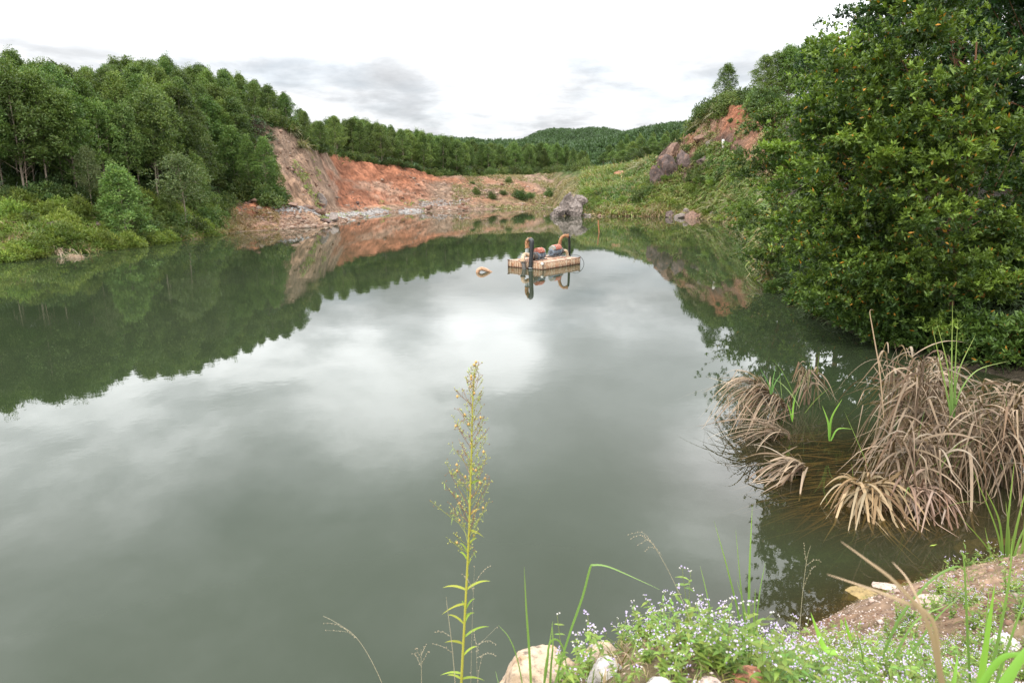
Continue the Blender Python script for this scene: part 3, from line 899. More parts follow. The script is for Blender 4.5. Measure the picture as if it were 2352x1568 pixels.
for i, (u, dy, s_, lab) in enumerate(((235, 1.2, .8, 'bright green bush at the waterline left of the conical acacia'), (315, .8, .9, 'drooping leafy bush at the waterline right below the conical acacia'), (360, .8, .8, 'leafy bush at the waterline left of the bare trunked acacia'),
                                    (405, .9, .9, 'leafy bush at the waterline around the bare trunk'), (450, 1.5, 1.1, 'bushy green shrub right of the bare trunked acacia'), (490, 2.6, 1.2, 'pale green shrub near the right end of the green slope'), (395, 3.0, 1.3, 'dark shrub upslope behind the bare trunk'),
                                    (510, 5.0, 1.2, 'low shrub at the edge of the red earth'), (60, 5.0, .8, 'green shrub on the far left of the slope'), (330, 2.2, 1.2, 'dark shrub behind the waterline bush right of the conical acacia'), (470, 4.2, 1.3, 'broad shrub on the upper right of the green slope'))):
    x, y, z = at_shore(u, dy); shrub(x, y, s_, lab, k=(1, 1, 1, 0, 1, 1, 0, 1, 1, 0, 0)[i])
fern = make_shrub('fern_clump', 421, R=1.0, H=.8, n_cl=60, per=60, leaf=(.20, .05), col=(.065, .115, .022), tip=(.165, .235, .045))
rsx = np.random.RandomState(9)
for i in range(84):
    u = rsx.uniform(-40, 520); dy = rsx.uniform(.1, 9.0) if i % 3 else rsx.uniform(.0, 1.2); dy = max(dy, 2.2) if 90 < u < 205 else dy; x, y, z = at_shore(u, dy); s_ = rsx.uniform(.5, 1.25)
    put(fern, x, y, z - .1, rsx.uniform(0, 6), s_, 'bright green leafy fern clump on the lush left bank slope', 'fern', 'fern clumps on the left bank slope', first=(i == 0), sz=s_ * rsx.uniform(.6, 1.1))
for i in range(70):
    u = rsx.uniform(1345, 1760); dy = rsx.uniform(1.0, 13.0); x, y, z = at_shore(u, dy); s_ = rsx.uniform(.7, 1.5)
    if float(terr_z(x, y)[0]) < .2: continue
    put(fern if i % 3 else sh[1], x, y, z - .1, rsx.uniform(0, 6), s_, 'leafy green weed clump in the rank grass of the right bank' if i % 3 else 'round leafy shrub in the rank grass of the right bank', 'weeds' if i % 3 else 'shrub', 'weed clumps on the right bank' if i % 3 else 'shrubs among the right bank grass', sz=s_ * rsx.uniform(.6, 1.0))
# right hill bushes above the red face
edge_scrub(1586, 1790, lambda u: interp_pts([(q[0], -CAM_H / slope(q[1]) + q[5][0]) for q in CO if q[0] < 1750], u) + random.uniform(.3, 7), 60, 1.5, 2.5, 'bush in the thick scrub crowning the right hill', 'scrub bushes on top of the right hill')
for u, v, r in ((1640, 262, 12), (1610, 275, 11), (1680, 275, 7), (1720, 300, 10), (1700, 345, 14), (1640, 370, 18), (1605, 360, 16), (1665, 385, 18), (1690, 372, 15), (1590, 395, 13), (1545, 405, 8),
                (1620, 410, 16), (1560, 322, 8), (1655, 408, 14), (1580, 340, 9), (1710, 400, 15)):
    p = ground_hit(u, v + r * .6, 60, 140, terr_z)
    shrub(p[0], p[1], r / 1568 * p[1] * 1.2, 'green bush growing on the rocky face of the right hill', 'bushes on the right hill face', z=p[2])

# ------------------------------------------------------------------ far hills and woods
def hill(pts, y, depth, base):
    """a ridge whose crest follows the skyline points at depth y"""
    us = np.linspace(pts[0][0], pts[-1][0], 160)
    vs = np.interp(us, [p[0] for p in pts], [p[1] for p in pts])
    prof = np.array([px(u, v, y) for u, v in zip(us, vs)])
    G = []
    for j, q in enumerate(np.linspace(-1, 1, 60)):
        k = math.cos(q * math.pi / 2) ** 1.3
        row = prof.copy()
        row[:, 0] *= (y + q * depth) / y
        row[:, 1] = y + q * depth
        row[:, 2] = base + (prof[:, 2] - base) * k + fbm(P3(row[:, 0] * .03, row[:, 1] * .03, 1), 3, 4) * 6 * k * (1 - k)
        G.append(row)
    return np.array(G)
S = Soup(); W = Soup()
rsw = np.random.RandomState(77)
for pts, y, dep, base, nc_ in (([(1150, 345), (1200, 336), (1235, 318), (1270, 311), (1320, 313), (1350, 309), (1385, 309), (1420, 316), (1480, 326), (1560, 335), (1650, 345)], 620, 200, 2, 3000),
                          ([(1330, 352), (1400, 342), (1450, 326), (1500, 316), (1560, 309), (1620, 306), (1700, 304)], 330, 80, 4, 1700),
                          ([(640, 330), (800, 325), (900, 335), (1000, 342), (1150, 350), (1250, 345), (1340, 356), (1380, 364)], 330, 90, 3, 2600)):
    G = hill(pts, y, dep, base)
    nr, nc = G.shape[:2]
    I = np.arange(nr * nc).reshape(nr, nc)
    F = np.stack([I[:-1, :-1], I[1:, :-1], I[1:, 1:], I[:-1, 1:]], -1).reshape(-1, 4)
    S.add(G.reshape(-1, 3), F, (.045, .07, .035))
    # woods: thousands of crowns
    hh = rsw.rand(nc_ ) * (nr // 2 + 2); jj = rsw.rand(nc_) * (nc - 1)
    i0 = np.clip(hh.astype(int), 0, nr - 2); j0 = np.clip(jj.astype(int), 0, nc - 2)
    fi, fj = (hh - i0)[:, None], (jj - j0)[:, None]
    P = (G[i0, j0] * (1 - fi) + G[i0 + 1, j0] * fi) * (1 - fj) + (G[i0, j0 + 1] * (1 - fi) + G[i0 + 1, j0 + 1] * fi) * fj
    per = 48
    rc = rsw.uniform(2.0, 3.2, nc_)
    dcl = rand_dirs(nc_ * per, rsw, .5)
    PP = np.repeat(P, per, 0) + dcl * np.repeat(rc, per)[:, None] * np.array([.8, .8, 1.2]) + np.array([0, 0, 1.5])
    tone = np.repeat(rsw.uniform(.75, 1.3, nc_), per)[:, None]
    leaves(W, PP, unit(dcl + rand_dirs(nc_ * per, rsw) * .8), rsw.uniform(.8, 1.5, nc_ * per), .62, np.array((.052, .085, .036)) * tone * rsw.uniform(.8, 1.2, (nc_ * per, 1)), rsw, .8)
tag(S.obj('hills', M_HILL, smooth=True), kind='structure')
tag(W.obj('far_woods', M_LEAF), 'unbroken dark green woods covering the low hills on the horizon', 'woods', kind='stuff')

# ------------------------------------------------------------------ rocks
def make_rock(name, loc, size, mat, seed, label, rot=0.0, rough=.22, facets=5, group=None, sub=5, cat='rock', flat=False):
    import bmesh
    bm = bmesh.new(); bmesh.ops.create_icosphere(bm, subdivisions=sub, radius=1.0)
    V_ = np.array([v.co[:] for v in bm.verts])
    rs = np.random.RandomState(seed)
    d = rand_dirs(facets + 6, rs)
    for k in range(len(d)):       # chip flat faces off the ball
        h = rs.uniform(.40, .82) if flat else rs.uniform(.62, .92); s_ = V_ @ d[k]; m_ = s_ > h
        V_[m_] -= d[k] * ((s_[m_] - h) * .85)[:, None]
    V_ *= (1 + fbm(V_ * 1.3 + seed, seed, 4)[:, None] * rough + fbm(V_ * 5 + seed, seed + 3, 4, .6)[:, None] * rough * .28)
    V_ *= (1 - np.abs(fbm(V_ * 2.2 + seed * 2, seed + 7, 4, .55))[:, None] * rough * 1.3)
    V_ *= np.asarray(size)
    a = rot; Rz = np.array([[math.cos(a), -math.sin(a), 0], [math.sin(a), math.cos(a), 0], [0, 0, 1]])
    V_ = V_ @ Rz.T
    for v, c_ in zip(bm.verts, V_): v.co = c_
    me = bpy.data.meshes.new(name); bm.to_mesh(me); bm.free()
    me.polygons.foreach_set('use_smooth', np.full(len(me.polygons), not flat))
    me.materials.append(mat)
    o = link(bpy.data.objects.new(name, me)); o.location = loc
    return tag(o, label, cat, group)
for i, (u, v, y, sz, mat, rot, lab) in enumerate((
    (1240, 1580, 2.35, (.235, .16, .165), M_ROCK_TAN, .3, 'rounded tan granite boulder at the left end of the foreground bank'),
    (1385, 1568, 2.5, (.17, .13, .185), M_ROCK_TAN, 1.0, 'speckled tan boulder joined to the right of the rounded one'),
    (1402, 1580, 2.22, (.095, .08, .14), M_ROCK_WHITE, .4, 'smooth white quartz rock in front of the tan boulders'),
    (1520, 1600, 2.25, (.07, .06, .055), M_ROCK_WHITE, .8, 'small white stone among the flowers right of the quartz rock'),
    (1640, 1592, 2.3, (.06, .05, .05), M_ROCK_PINK, .1, 'small pinkish stone left of the red stone'),
    (1712, 1580, 2.35, (.10, .07, .055), M_ROCK_RED, .5, 'rust red stone among the flowering weeds'),
    (1850, 1545, 2.5, (.13, .10, .10), M_ROCK_PINK, 1.4, 'pale pink block half hidden under the flowering weeds'),
    (1930, 1560, 2.4, (.09, .07, .06), M_ROCK_WHITE, 2.0, 'low pale stone right of the pink block'),
    (2118, 1560, 2.45, (.085, .08, .07), M_ROCK_TAN, .2, 'rough knobbly cream stone left of the big smooth slab'),
    (2230, 1585, 2.45, (.19, .12, .105), M_ROCK_PINK, -.35, 'big smooth pinkish slab at the bottom right'),
    (2310, 1500, 2.85, (.12, .10, .11), M_ROCK_WHITE, .7, 'pale rock half buried near the right edge of the bank'),
    (2035, 1362, 5.85, (.20, .14, .09), M_ROCK_PINK, .3, 'small grey pink stone on the water edge of the gravel mound'),
    (2060, 1352, 5.95, (.16, .10, .06), M_ROCK_RED, .3, 'orange red stone beside the grey one at the water edge'),
    (2160, 1392, 5.1, (.22, .10, .05), M_ROCK_PINK, -.2, 'flat slab bedded in the gravel mound'))):
    p = px(u, v, y) if i < 3 else ground_hit(u, v - 8, 1.3, 7.5, bank_z)
    make_rock('boulder' if max(sz) > .11 else 'stone', tuple(p), sz, mat, 20 + i, lab, rot, rough=.13)
p = pz(1985, 1388, -.12)
make_rock('boulder', tuple(p), (.34, .26, .16), M_ROCK_SUNK, 61, 'yellowish rock sunk just under the water at the tip of the bank', .3, .12)
p = pz(2290, 1262, -.16)
make_rock('boulder', tuple(p), (.55, .22, .14), M_ROCK_SUNK, 62, 'brown rock under the water below the dead reeds at the right', .1, .12)

# pale jagged outcrop where the far shore meets the right bank
for i, (u, v, y, sz, rot) in enumerate(((1300, 470, 97, (1.6, 1.3, 2.2), .2), (1285, 482, 96, (1.3, 1.2, 1.5), .9), (1322, 476, 96.5, (1.5, 1.4, 1.9), 1.7), (1275, 492, 95.5, (.9, .9, .8), .4), (1330, 456, 99, (1.5, 1.2, 1.6), 2.2))):
    p = px(u, v + 4, y)
    make_rock('rock_outcrop', tuple(p), sz, M_ROCK_GREY, 70 + i,
              ('tall pale jagged outcrop rising from the water at the end of the right bank', 'lower left shoulder of the pale jagged outcrop', 'right hand block of the pale jagged outcrop', 'small pale rock at the left foot of the jagged outcrop', 'upper rear block of the pale jagged outcrop')[i], rot, .30, 20, flat=True)
for i, (u, v, y, sz, mat, lab) in enumerate((
    (1512, 398, 106.5, (2.0, 1.6, 3.6), M_ROCK_DARK, 'dark leaning rock face at the left foot of the right hill'),
    (1535, 372, 108, (2.5, 1.9, 3.5), M_ROCK_DARK, 'dark brown crag standing above the leaning rock face'),
    (1548, 338, 110, (2.2, 1.8, 2.6), M_ROCK_BROWN, 'brown pointed crag at the top of the dark outcrop'),
    (1568, 352, 108.5, (2.2, 1.9, 2.5), M_ROCK_DARK, 'purple dark boulder right of the brown crag'),
    (1620, 362, 103, (2.4, 1.5, 1.4), M_ROCK_DARK, 'dark slab in the bushes of the right hill'),
    (1598, 292, 107, (1.7, 1.2, .8), M_ROCK_DARK, 'dark overhanging ledge under the scrub on the right hill'),
    (1612, 312, 106, (1.6, 1.2, .9), M_ROCK_BROWN, 'brown broken ledge below the dark overhang'),
    (1663, 327, 102, (.6, .5, 1.1), M_ROCK_WHITE, 'white pointed rock below the red face of the right hill'),
    (1632, 322, 103.5, (1.1, .8, .8), M_ROCK_GREY, 'grey rocks left of the white pointed rock'),
    (1560, 492, 92, (2.2, 1.2, 1.1), M_ROCK_GREY, 'low grey rock at the waterline under the right bank grasses'),
    (1590, 490, 90.5, (1.8, 1.2, 1.5), M_ROCK_BROWN, 'brown grey rock beside the low one at the waterline'),
    (1540, 486, 95.5, (1.0, .9, 1.3), M_ROCK_DARK, 'dark narrow rock left of the low grey rock'),
    (1425, 397, 140, (1.9, 1.4, 1.3), M_ROCK_RED, 'small orange earth mound on the grassy slope right of middle'),
    (738, 448, 92, (.9, .8, 1.9), M_ROCK_GREY, 'upright grey rock on the lower left cliff'),
    (668, 470, 76, (1.7, .9, .5), M_ROCK_BROWN, 'brown slanting ledge at the foot of the left cliff'),
    (705, 478, 80, (1.8, .8, .4), M_ROCK_BROWN, 'brown ledge running down toward the water from the left cliff'),
    (738, 490, 80, (1.1, .9, .9), M_ROCK_BROWN, 'rounded brown boulder with a grassy side at the cliff foot'),
    (748, 508, 74.5, (1.5, .6, .5), M_ROCK_DARK, 'dark wedge shaped rock at the waterline below the cliff'),
    (768, 500, 78, (.8, .8, .9), M_ROCK_GREY, 'pale rock right of the dark wedge at the waterline'),
    (633, 462, 73.5, (1.4, .8, .5), M_ROCK_BROWN, 'small brown rock ledge at the corner of the left wood'),
    (820, 463, 106, (.55, .5, .55), M_ROCK_DARK, 'small dark rock at the foot of the red face'),
    (985, 478, 115, (1.6, .8, .7), M_ROCK_BROWN, 'pinkish rocks at the far waterline below the terrace'),
    (1020, 479, 117, (2.0, .9, .6), M_ROCK_BROWN, 'low brown pink rocks at the far waterline, right of the pinkish ones'),
    (120, 500, 45, (1.5, .6, .45), M_ROCK_DARK, 'dark rock showing through the green slope at the left'),
    (150, 508, 44.5, (.9, .5, .4), M_ROCK_DARK, 'second dark rock beside the first on the green slope'),
    (226, 518, 48.5, (.5, .4, .4), M_ROCK_DARK, 'small dark red rock near the conical acacia'),
    (22, 577, 39.6, (1.3, .9, .55), M_ROCK_BROWN, 'tan rock covered in dry grass at the left waterline'))):
    p = px(u, v, y); zt = float(terr_z(p[0], p[1])[0])
    if v < 470 or u > 1500:
        p = ground_hit(u, v + sz[2] / y * 1568 * .5, 36, 235, terr_z); y = p[1]
        z = p[2] + sz[2] * .05
    else: z = p[2] if abs(zt - p[2]) < sz[2] * .9 else zt + sz[2] * .15
    make_rock('rock', (p[0], p[1], z), sz, mat, 90 + i, lab, random.uniform(0, 3), .20, 18, sub=4, flat=True)
for i, (u, y, sz, mat) in enumerate(((1352, 95.5, (1.2, .7, .5), 0), (1378, 95, (.9, .6, .4), 1), (1412, 95, (.7, .5, .35), 0), (1445, 94.5, (1.0, .6, .5), 1), (1480, 94.5, (.9, .7, .7), 1), (1520, 94, (1.3, .8, 1.0), 1),
                                     (1575, 91.5, (1.2, .9, 1.3), 0), (1612, 88, (1.4, .9, 1.0), 1), (1640, 85, (1.2, .8, .9), 0), (1668, 80.5, (1.1, .8, .7), 1), (1690, 76, (1.0, .7, .6), 1), (1600, 90.5, (.8, .7, .6), 0))):
    x = at_u(u, y, 495); x, y = (x * 1.012, y * 1.012)
    make_rock('rock', (x, y, max(.05, float(terr_z(x, y)[0]) * .6)), sz, (M_ROCK_GREY, M_ROCK_BROWN)[mat], 150 + i, 'broken rock at the waterline under the right bank grass, %s from the left' % ORD[i], i * 1.3, .24, 16, sub=4, flat=True)
# pale gravel spits at the waterline: many stones, nobody could count them
S = Soup(); rsg = np.random.RandomState(5)
oct_v = np.array([[1, 0, 0], [-1, 0, 0], [0, 1, 0], [0, -1, 0], [0, 0, 1], [0, 0, -1]], float)
oct_f = np.array([[0, 2, 4], [2, 1, 4], [1, 3, 4], [3, 0, 4], [2, 0, 5], [1, 2, 5], [3, 1, 5], [0, 3, 5]])
def pebbles(S, P, s, C, rs):
    n = len(P)
    V_ = oct_v[None] * rs.uniform(.55, 1.2, (n, 6, 1)) * np.asarray(s).reshape(n, 1, 1) * np.array([1.15, 1, .62])
    a = rs.uniform(0, 6.28, n); ca, sa = np.cos(a)[:, None], np.sin(a)[:, None]
    X = V_[..., 0] * ca - V_[..., 1] * sa; Y = V_[..., 0] * sa + V_[..., 1] * ca
    V_ = np.stack([X, Y, V_[..., 2]], -1) + P[:, None]
    F_ = (np.arange(n) * 6)[:, None, None] + oct_f[None]
    S.add(V_.reshape(-1, 3), F_.reshape(-1, 3), np.repeat(C, 6, 0))
for u0, v0, u1, v1, n in ((770, 505, 880, 489, 2600), (925, 488, 958, 486, 900), (640, 519, 790, 506, 900), (960, 484, 1060, 481, 500)):
    tt = rsg.rand(n)
    us, vs = u0 + (u1 - u0) * tt, v0 + (v1 - v0) * tt
    P_ = np.array([pz(a, b) for a, b in zip(us, vs)])
    P_[:, 1] += rsg.uniform(-.6, 3.2, n) * (1.3 - tt * .6); P_[:, 0] += rsg.normal(0, .5, n)
    P_[:, 2] = np.maximum(terr_z(P_[:, 0], P_[:, 1]), -.02)
    g_ = rsg.uniform(.13, .34, (n, 1)); C_ = g_ * np.array([1, .93, .88])
    pebbles(S, P_, rsg.uniform(.06, .26, n), C_, rsg)
M_STONE = foliage_mat('stone_chips', 0, .9, .1, .0)
R_S = Soup(); n = 7500
us = rsg.uniform(545, 1345, n); dq = rsg.rand(n) ** 1.2 * 26
vs = np.interp(us, [c_[0] for c_ in CO], [c_[1] for c_ in CO]); yr = (784 - vs) / 1568; yq = -CAM_H / ((-ST + yr * CT) / (CT + yr * ST)) + dq
xq = yq * ((us - 1176) / 1568) / (CT + .18 * ST)
kp = (dq < np.interp(us, [545, 600, 700, 760, 830, 1000, 1345], [8, 20, 26, 26, 22, 18, 26])) & (fbm(P3(xq * .2, yq * .2, 1), 88, 3) > -.15); xq, yq = xq[kp], yq[kp]; n = len(xq)
rk = rsg.rand(n, 1)
C_ = (np.array((.17, .085, .055)) * (1 - rk) + np.array((.30, .23, .18)) * rk) * rsg.uniform(.6, 1.1, (n, 1))
pebbles(R_S, np.stack([xq, yq, terr_z(xq, yq) + .01], -1), rsg.uniform(.06, .20, n) * (1 + 2.0 * (rsg.rand(n) > .93)), C_, rsg)
tag(R_S.obj('rubble', M_STONE), 'loose rubble scattered over the bare quarry slopes and shore', 'rubble', kind='stuff')
tag(S.obj('gravel_spit', M_STONE), 'pale broken stone spread along the far waterline under the cliff', 'gravel', kind='stuff')
S = Soup(); n = 34000
xs = rsg.uniform(-1, 7.5, n); ys = 1.6 + 6 * rsg.rand(n) ** 1.4; d_ = shore_dist(xs, ys)
k_ = (d_ > -.25) & (rsg.rand(n) < np.where(xs > 2.2, 1, .5)); xs, ys = xs[k_], ys[k_]; n = len(xs)
P_ = np.stack([xs, ys, bank_z(xs, ys) + .002], -1)
tone = rsg.rand(n, 1) ** 2
C_ = np.array((.17, .095, .06)) * (1 - tone) + np.array((.58, .49, .43)) * tone
pebbles(S, P_, rsg.uniform(.004, .014, n) * (1 + 2.6 * (rsg.rand(n) > .965)), C_ * rsg.uniform(.6, 1.1, (n, 1)), rsg)
tag(S.obj('gravel', M_STONE), 'reddish gravel and pebbles lying on the near bank', 'gravel', kind='stuff')

# ------------------------------------------------------------------ grass and fern cover of the slopes
def cover(name, label, u0, u1, d0, d1, n, L, W, colA, colB, seed, droop=(.3, 1.1), per=7, up=.9, dry=None, keep=None, cat='grass', tip=1.25):
    rs = np.random.RandomState(seed)
    us = rs.uniform(u0, u1, n); dyy = d0 + (d1 - d0) * rs.rand(n)
    su = [c_[0] for c_ in CO]; sv = [c_[1] for c_ in CO]
    vs = np.interp(us, su, sv)
    yr = (784 - vs) / 1568; ysh = -CAM_H / ((-ST + yr * CT) / (CT + yr * ST))
    y = ysh + dyy
    x = y * ((us - 1176) / 1568) / (CT + .18 * ST)
    m_ = fbm(P3(x * .22, y * .22, seed), seed, 3)
    if keep is not None:
        kk = keep(us, dyy, m_, rs); us, dyy, x, y, m_ = us[kk], dyy[kk], x[kk], y[kk], m_[kk]
    n = len(x); z = terr_z(x, y)
    kt_ = np.clip(.5 + m_ * 1.4 + rs.normal(0, .18, n), 0, 1)[:, None]
    c_ = np.asarray(colA) * (1 - kt_) + np.asarray(colB) * kt_
    if dry is not None:
        dk = (rs.rand(n) < np.clip(dry(us, dyy, m_), 0, 1))[:, None]
        c_ = np.where(dk, np.array((.26, .19, .10)) * rs.uniform(.6, 1.15, (n, 1)), c_)
    P_ = np.repeat(np.stack([x, y, z - .05], -1), per, 0)
    N_ = n * per
    P_[:, :2] += rs.normal(0, .12, (N_, 2))
    D = rand_dirs(N_, rs, up); D[:, 2] = np.abs(D[:, 2]) + .15; D = unit(D)
    C_ = np.repeat(c_, per, 0) * rs.uniform(.65, 1.3, (N_, 1))
    sc = np.repeat(rs.uniform(.55, 1.25, n), per)
    S = Soup()
    blades(S, P_, D, sc * rs.uniform(L[0], L[1], N_), rs.uniform(W[0], W[1], N_), rs.uniform(droop[0], droop[1], N_), C_ * .8, rs, 3, C_ * tip)
    return tag(S.obj(name, M_GRASS), label, cat, kind='stuff')
cover('green_slope_cover', 'lush bright green grass and fern on the left bank slope', -60, 540, .2, 10.5, 26000, (.30, .95), (.035, .085), (.060, .105, .022), (.165, .225, .042), 501,
      keep=lambda u, d, m, rs: m > -.22,
      dry=lambda u, d, m: .10 + (d < 1) * .25 + np.clip((u - 470) / 60, 0, 1) * .6 + (u < 60) * (d < 3.5) * .5)
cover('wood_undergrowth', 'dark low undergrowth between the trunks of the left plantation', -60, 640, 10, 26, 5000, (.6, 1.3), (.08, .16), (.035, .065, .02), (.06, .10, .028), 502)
cover('dry_shore_grass', 'dry brown grass along the red earth shore under the left wood', 500, 640, .2, 6, 1900, (.35, .8), (.05, .09), (.22, .15, .08), (.30, .22, .12), 503, keep=lambda u, d, m, rs: m + rs.normal(0, .2, len(u)) > (-.12 + (u > 560) * .2), tip=1.1)
cover('cliff_tufts', 'scattered green tufts clinging to the cliff and its foot', 640, 1000, 1, 26, 5200, (.3, .75), (.07, .12), (.11, .17, .03), (.20, .26, .06), 504, keep=lambda u, d, m, rs: (m > .30 - (np.abs(u - 745) < 14) * .3) & ((d < 12) | (u < 740)))
cover('terrace_grass', 'yellow green grass and weeds of the far terrace', 1040, 1345, .3, 34, 9500, (.35, .85), (.10, .18), (.13, .15, .05), (.24, .20, .10), 505, keep=lambda u, d, m, rs: (m + rs.normal(0, .15, len(u)) > .12 - (d < 4) * .3 * (u > 1100) - (d > 28) * .2))
cover('grass_slope', 'tall rank grass covering the slope right of the middle', 1335, 1560, .2, 46, 15000, (.8, 1.7), (.12, .22), (.075, .125, .03), (.17, .20, .06), 506, up=1.6,
      dry=lambda u, d, m: .14 + (d < 3) * .4, keep=lambda u, d, m, rs: (u < 1500) | (d < 12))
cover('grass_bank', 'yellow green grass and weeds on the bank below the right hill', 1500, 1790, .2, 15, 12000, (.6, 1.4), (.09, .17), (.085, .14, .028), (.19, .22, .06), 507, up=1.5, keep=lambda u, d, m, rs: (d < 8) | (u > 1590) | (m > .25),
      dry=lambda u, d, m: .16 + (d < 2.6) * .45)
cover('hill_face_plants', 'green and brown plants growing on the steep right hill face', 1540, 1790, 10, 42, 5200, (.5, 1.2), (.10, .18), (.085, .14, .03), (.19, .19, .07), 508, dry=lambda u, d, m: .25 + 0 * u,
      keep=lambda u, d, m, rs: m > -.02 + (u > 1640) * (d > 13) * .22 + (u < 1590) * .28)
cover('cliff_rim_cover', 'dark weeds and grass along the top rims and forest floor', 560, 1345, 22, 60, 9000, (.5, 1.2), (.1, .18), (.05, .09, .022), (.10, .14, .035), 509, keep=lambda u, d, m, rs: d > np.interp(u, [560, 600, 760, 830, 1000, 1200, 1345], [24, 25, 40, 31, 24, 34, 46]))

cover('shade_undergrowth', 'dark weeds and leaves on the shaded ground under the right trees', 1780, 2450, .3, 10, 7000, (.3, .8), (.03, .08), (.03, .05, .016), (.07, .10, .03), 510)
# pampas like clumps that can be told apart
def make_clump(name, seed, n=170, L=(1.2, 2.0), W=(.03, .055), col=(.10, .15, .05), tip=(.22, .22, .11), droop=(.3, 1.0), spread=.5, mat=None, up=1.3, parts=True):
    rs = np.random.RandomState(seed)
    root = bpy.data.objects.new(name, None); COL.objects.link(root)
    S = Soup(); P_ = np.stack([rs.normal(0, .16, n), rs.normal(0, .16, n), np.zeros(n)], -1)
    D = rand_dirs(n, rs, up); D[:, 2] = np.abs(D[:, 2]) + .2; D[:, :2] *= spread * 2; D = unit(D)
    C_ = vary(col, n, rs, .3, .3)
    blades(S, P_, D, rs.uniform(L[0], L[1], n), rs.uniform(W[0], W[1], n), rs.uniform(droop[0], droop[1], n), C_, rs, 6, vary(tip, n, rs, .25))
    S.obj('leaves', mat or M_GRASS, root)
    return root
pam = make_clump('grass_clump', 601, col=(.11, .16, .06), tip=(.30, .25, .16), W=(.07, .12), L=(1.4, 2.4), n=150)
for i, (u, v, s, lab) in enumerate(((1645, 262, 1.3, 'plumed grass clump hanging left of the red face'), (1612, 262, 1.2, 'plumed grass clump on the dark ledge of the right hill'),
                                    (1478, 385, 1.6, 'tall arching grass clump at the left of the dark rocks'), (1455, 390, 1.3, 'shorter arching grass clump left of the tall one'),
                                    (1390, 488, 1.0, 'dry grass clump at the waterline right of the pale outcrop'), (1430, 488, 1.0, 'second dry grass clump along the right waterline'),
                                    (1510, 486, 1.1, 'dry grass clump at the waterline below the dark rocks'), (1640, 478, 1.2, 'tussock of dry grass near the waterline below the right hill'),
                                    (1690, 470, 1.2, 'tussock of dry grass beside the near trees on the right bank'),
                                    (690, 283, 1.2, 'plumed grass clump on the rim at the top of the left cliff'), (665, 272, 1.1, 'second plumed grass clump on the left cliff rim'))):
    p = ground_hit(u, v, 60, 230, terr_z)
    if v == 283 or v == 272: p = px(u, 300 if u == 690 else 288, 94)
    put(pam, p[0], p[1], float(terr_z(p[0], p[1])[0]) - .1, i * 1.3, s, lab, 'grass clump', first=(i == 0))
# dead reed tufts at the left waterline
deadc = make_clump('reed_clump', 611, n=120, L=(1.4, 2.3), W=(.03, .05), col=(.30, .23, .16), tip=(.42, .34, .26), droop=(.9, 1.9), spread=.35, mat=M_DRY)
for i, (u, v, s, lab) in enumerate(((128, 588, 1.1, 'dead grey reed clump with drooping leaves at the left waterline'), (166, 591, .5, 'small folded pale reed tuft right of the dead clump'), (183, 592, .45, 'curled dry reed tuft lying on the water, rightmost of three'))):
    p = pz(u, v, .0)
    put(deadc, p[0], p[1], 0, i * 2.0, s, lab, 'reeds', first=(i == 0))

# ------------------------------------------------------------------ big broad leaved trees on the right bank
def rosettes(S, T, A, rs, per, leaf, col, tip, yellow=.012, tone=None):
    n = len(T)
    P_ = np.repeat(T, per, 0); Ax = np.repeat(A, per, 0)
    N_ = n * per
    d = unit(rand_dirs(N_, rs) * .95 + Ax * .85 + np.array([0, 0, .12]))
    P_ = P_ - Ax * rs.uniform(0, .12, (N_, 1)) + rs.normal(0, .012, (N_, 3))
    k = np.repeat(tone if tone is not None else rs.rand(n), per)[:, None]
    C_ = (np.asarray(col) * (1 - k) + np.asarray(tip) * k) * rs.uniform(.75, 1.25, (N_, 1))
    ym = rs.rand(N_) < yellow
    C_[ym] = np.array((.42, .20, .03)) * rs.uniform(.6, 1.2, (ym.sum(), 1))
    leaves(S, P_, d, leaf[0] * rs.uniform(.6, 1.2, N_), leaf[1] * rs.uniform(.75, 1.2, N_), C_, rs, 1.0, .12)
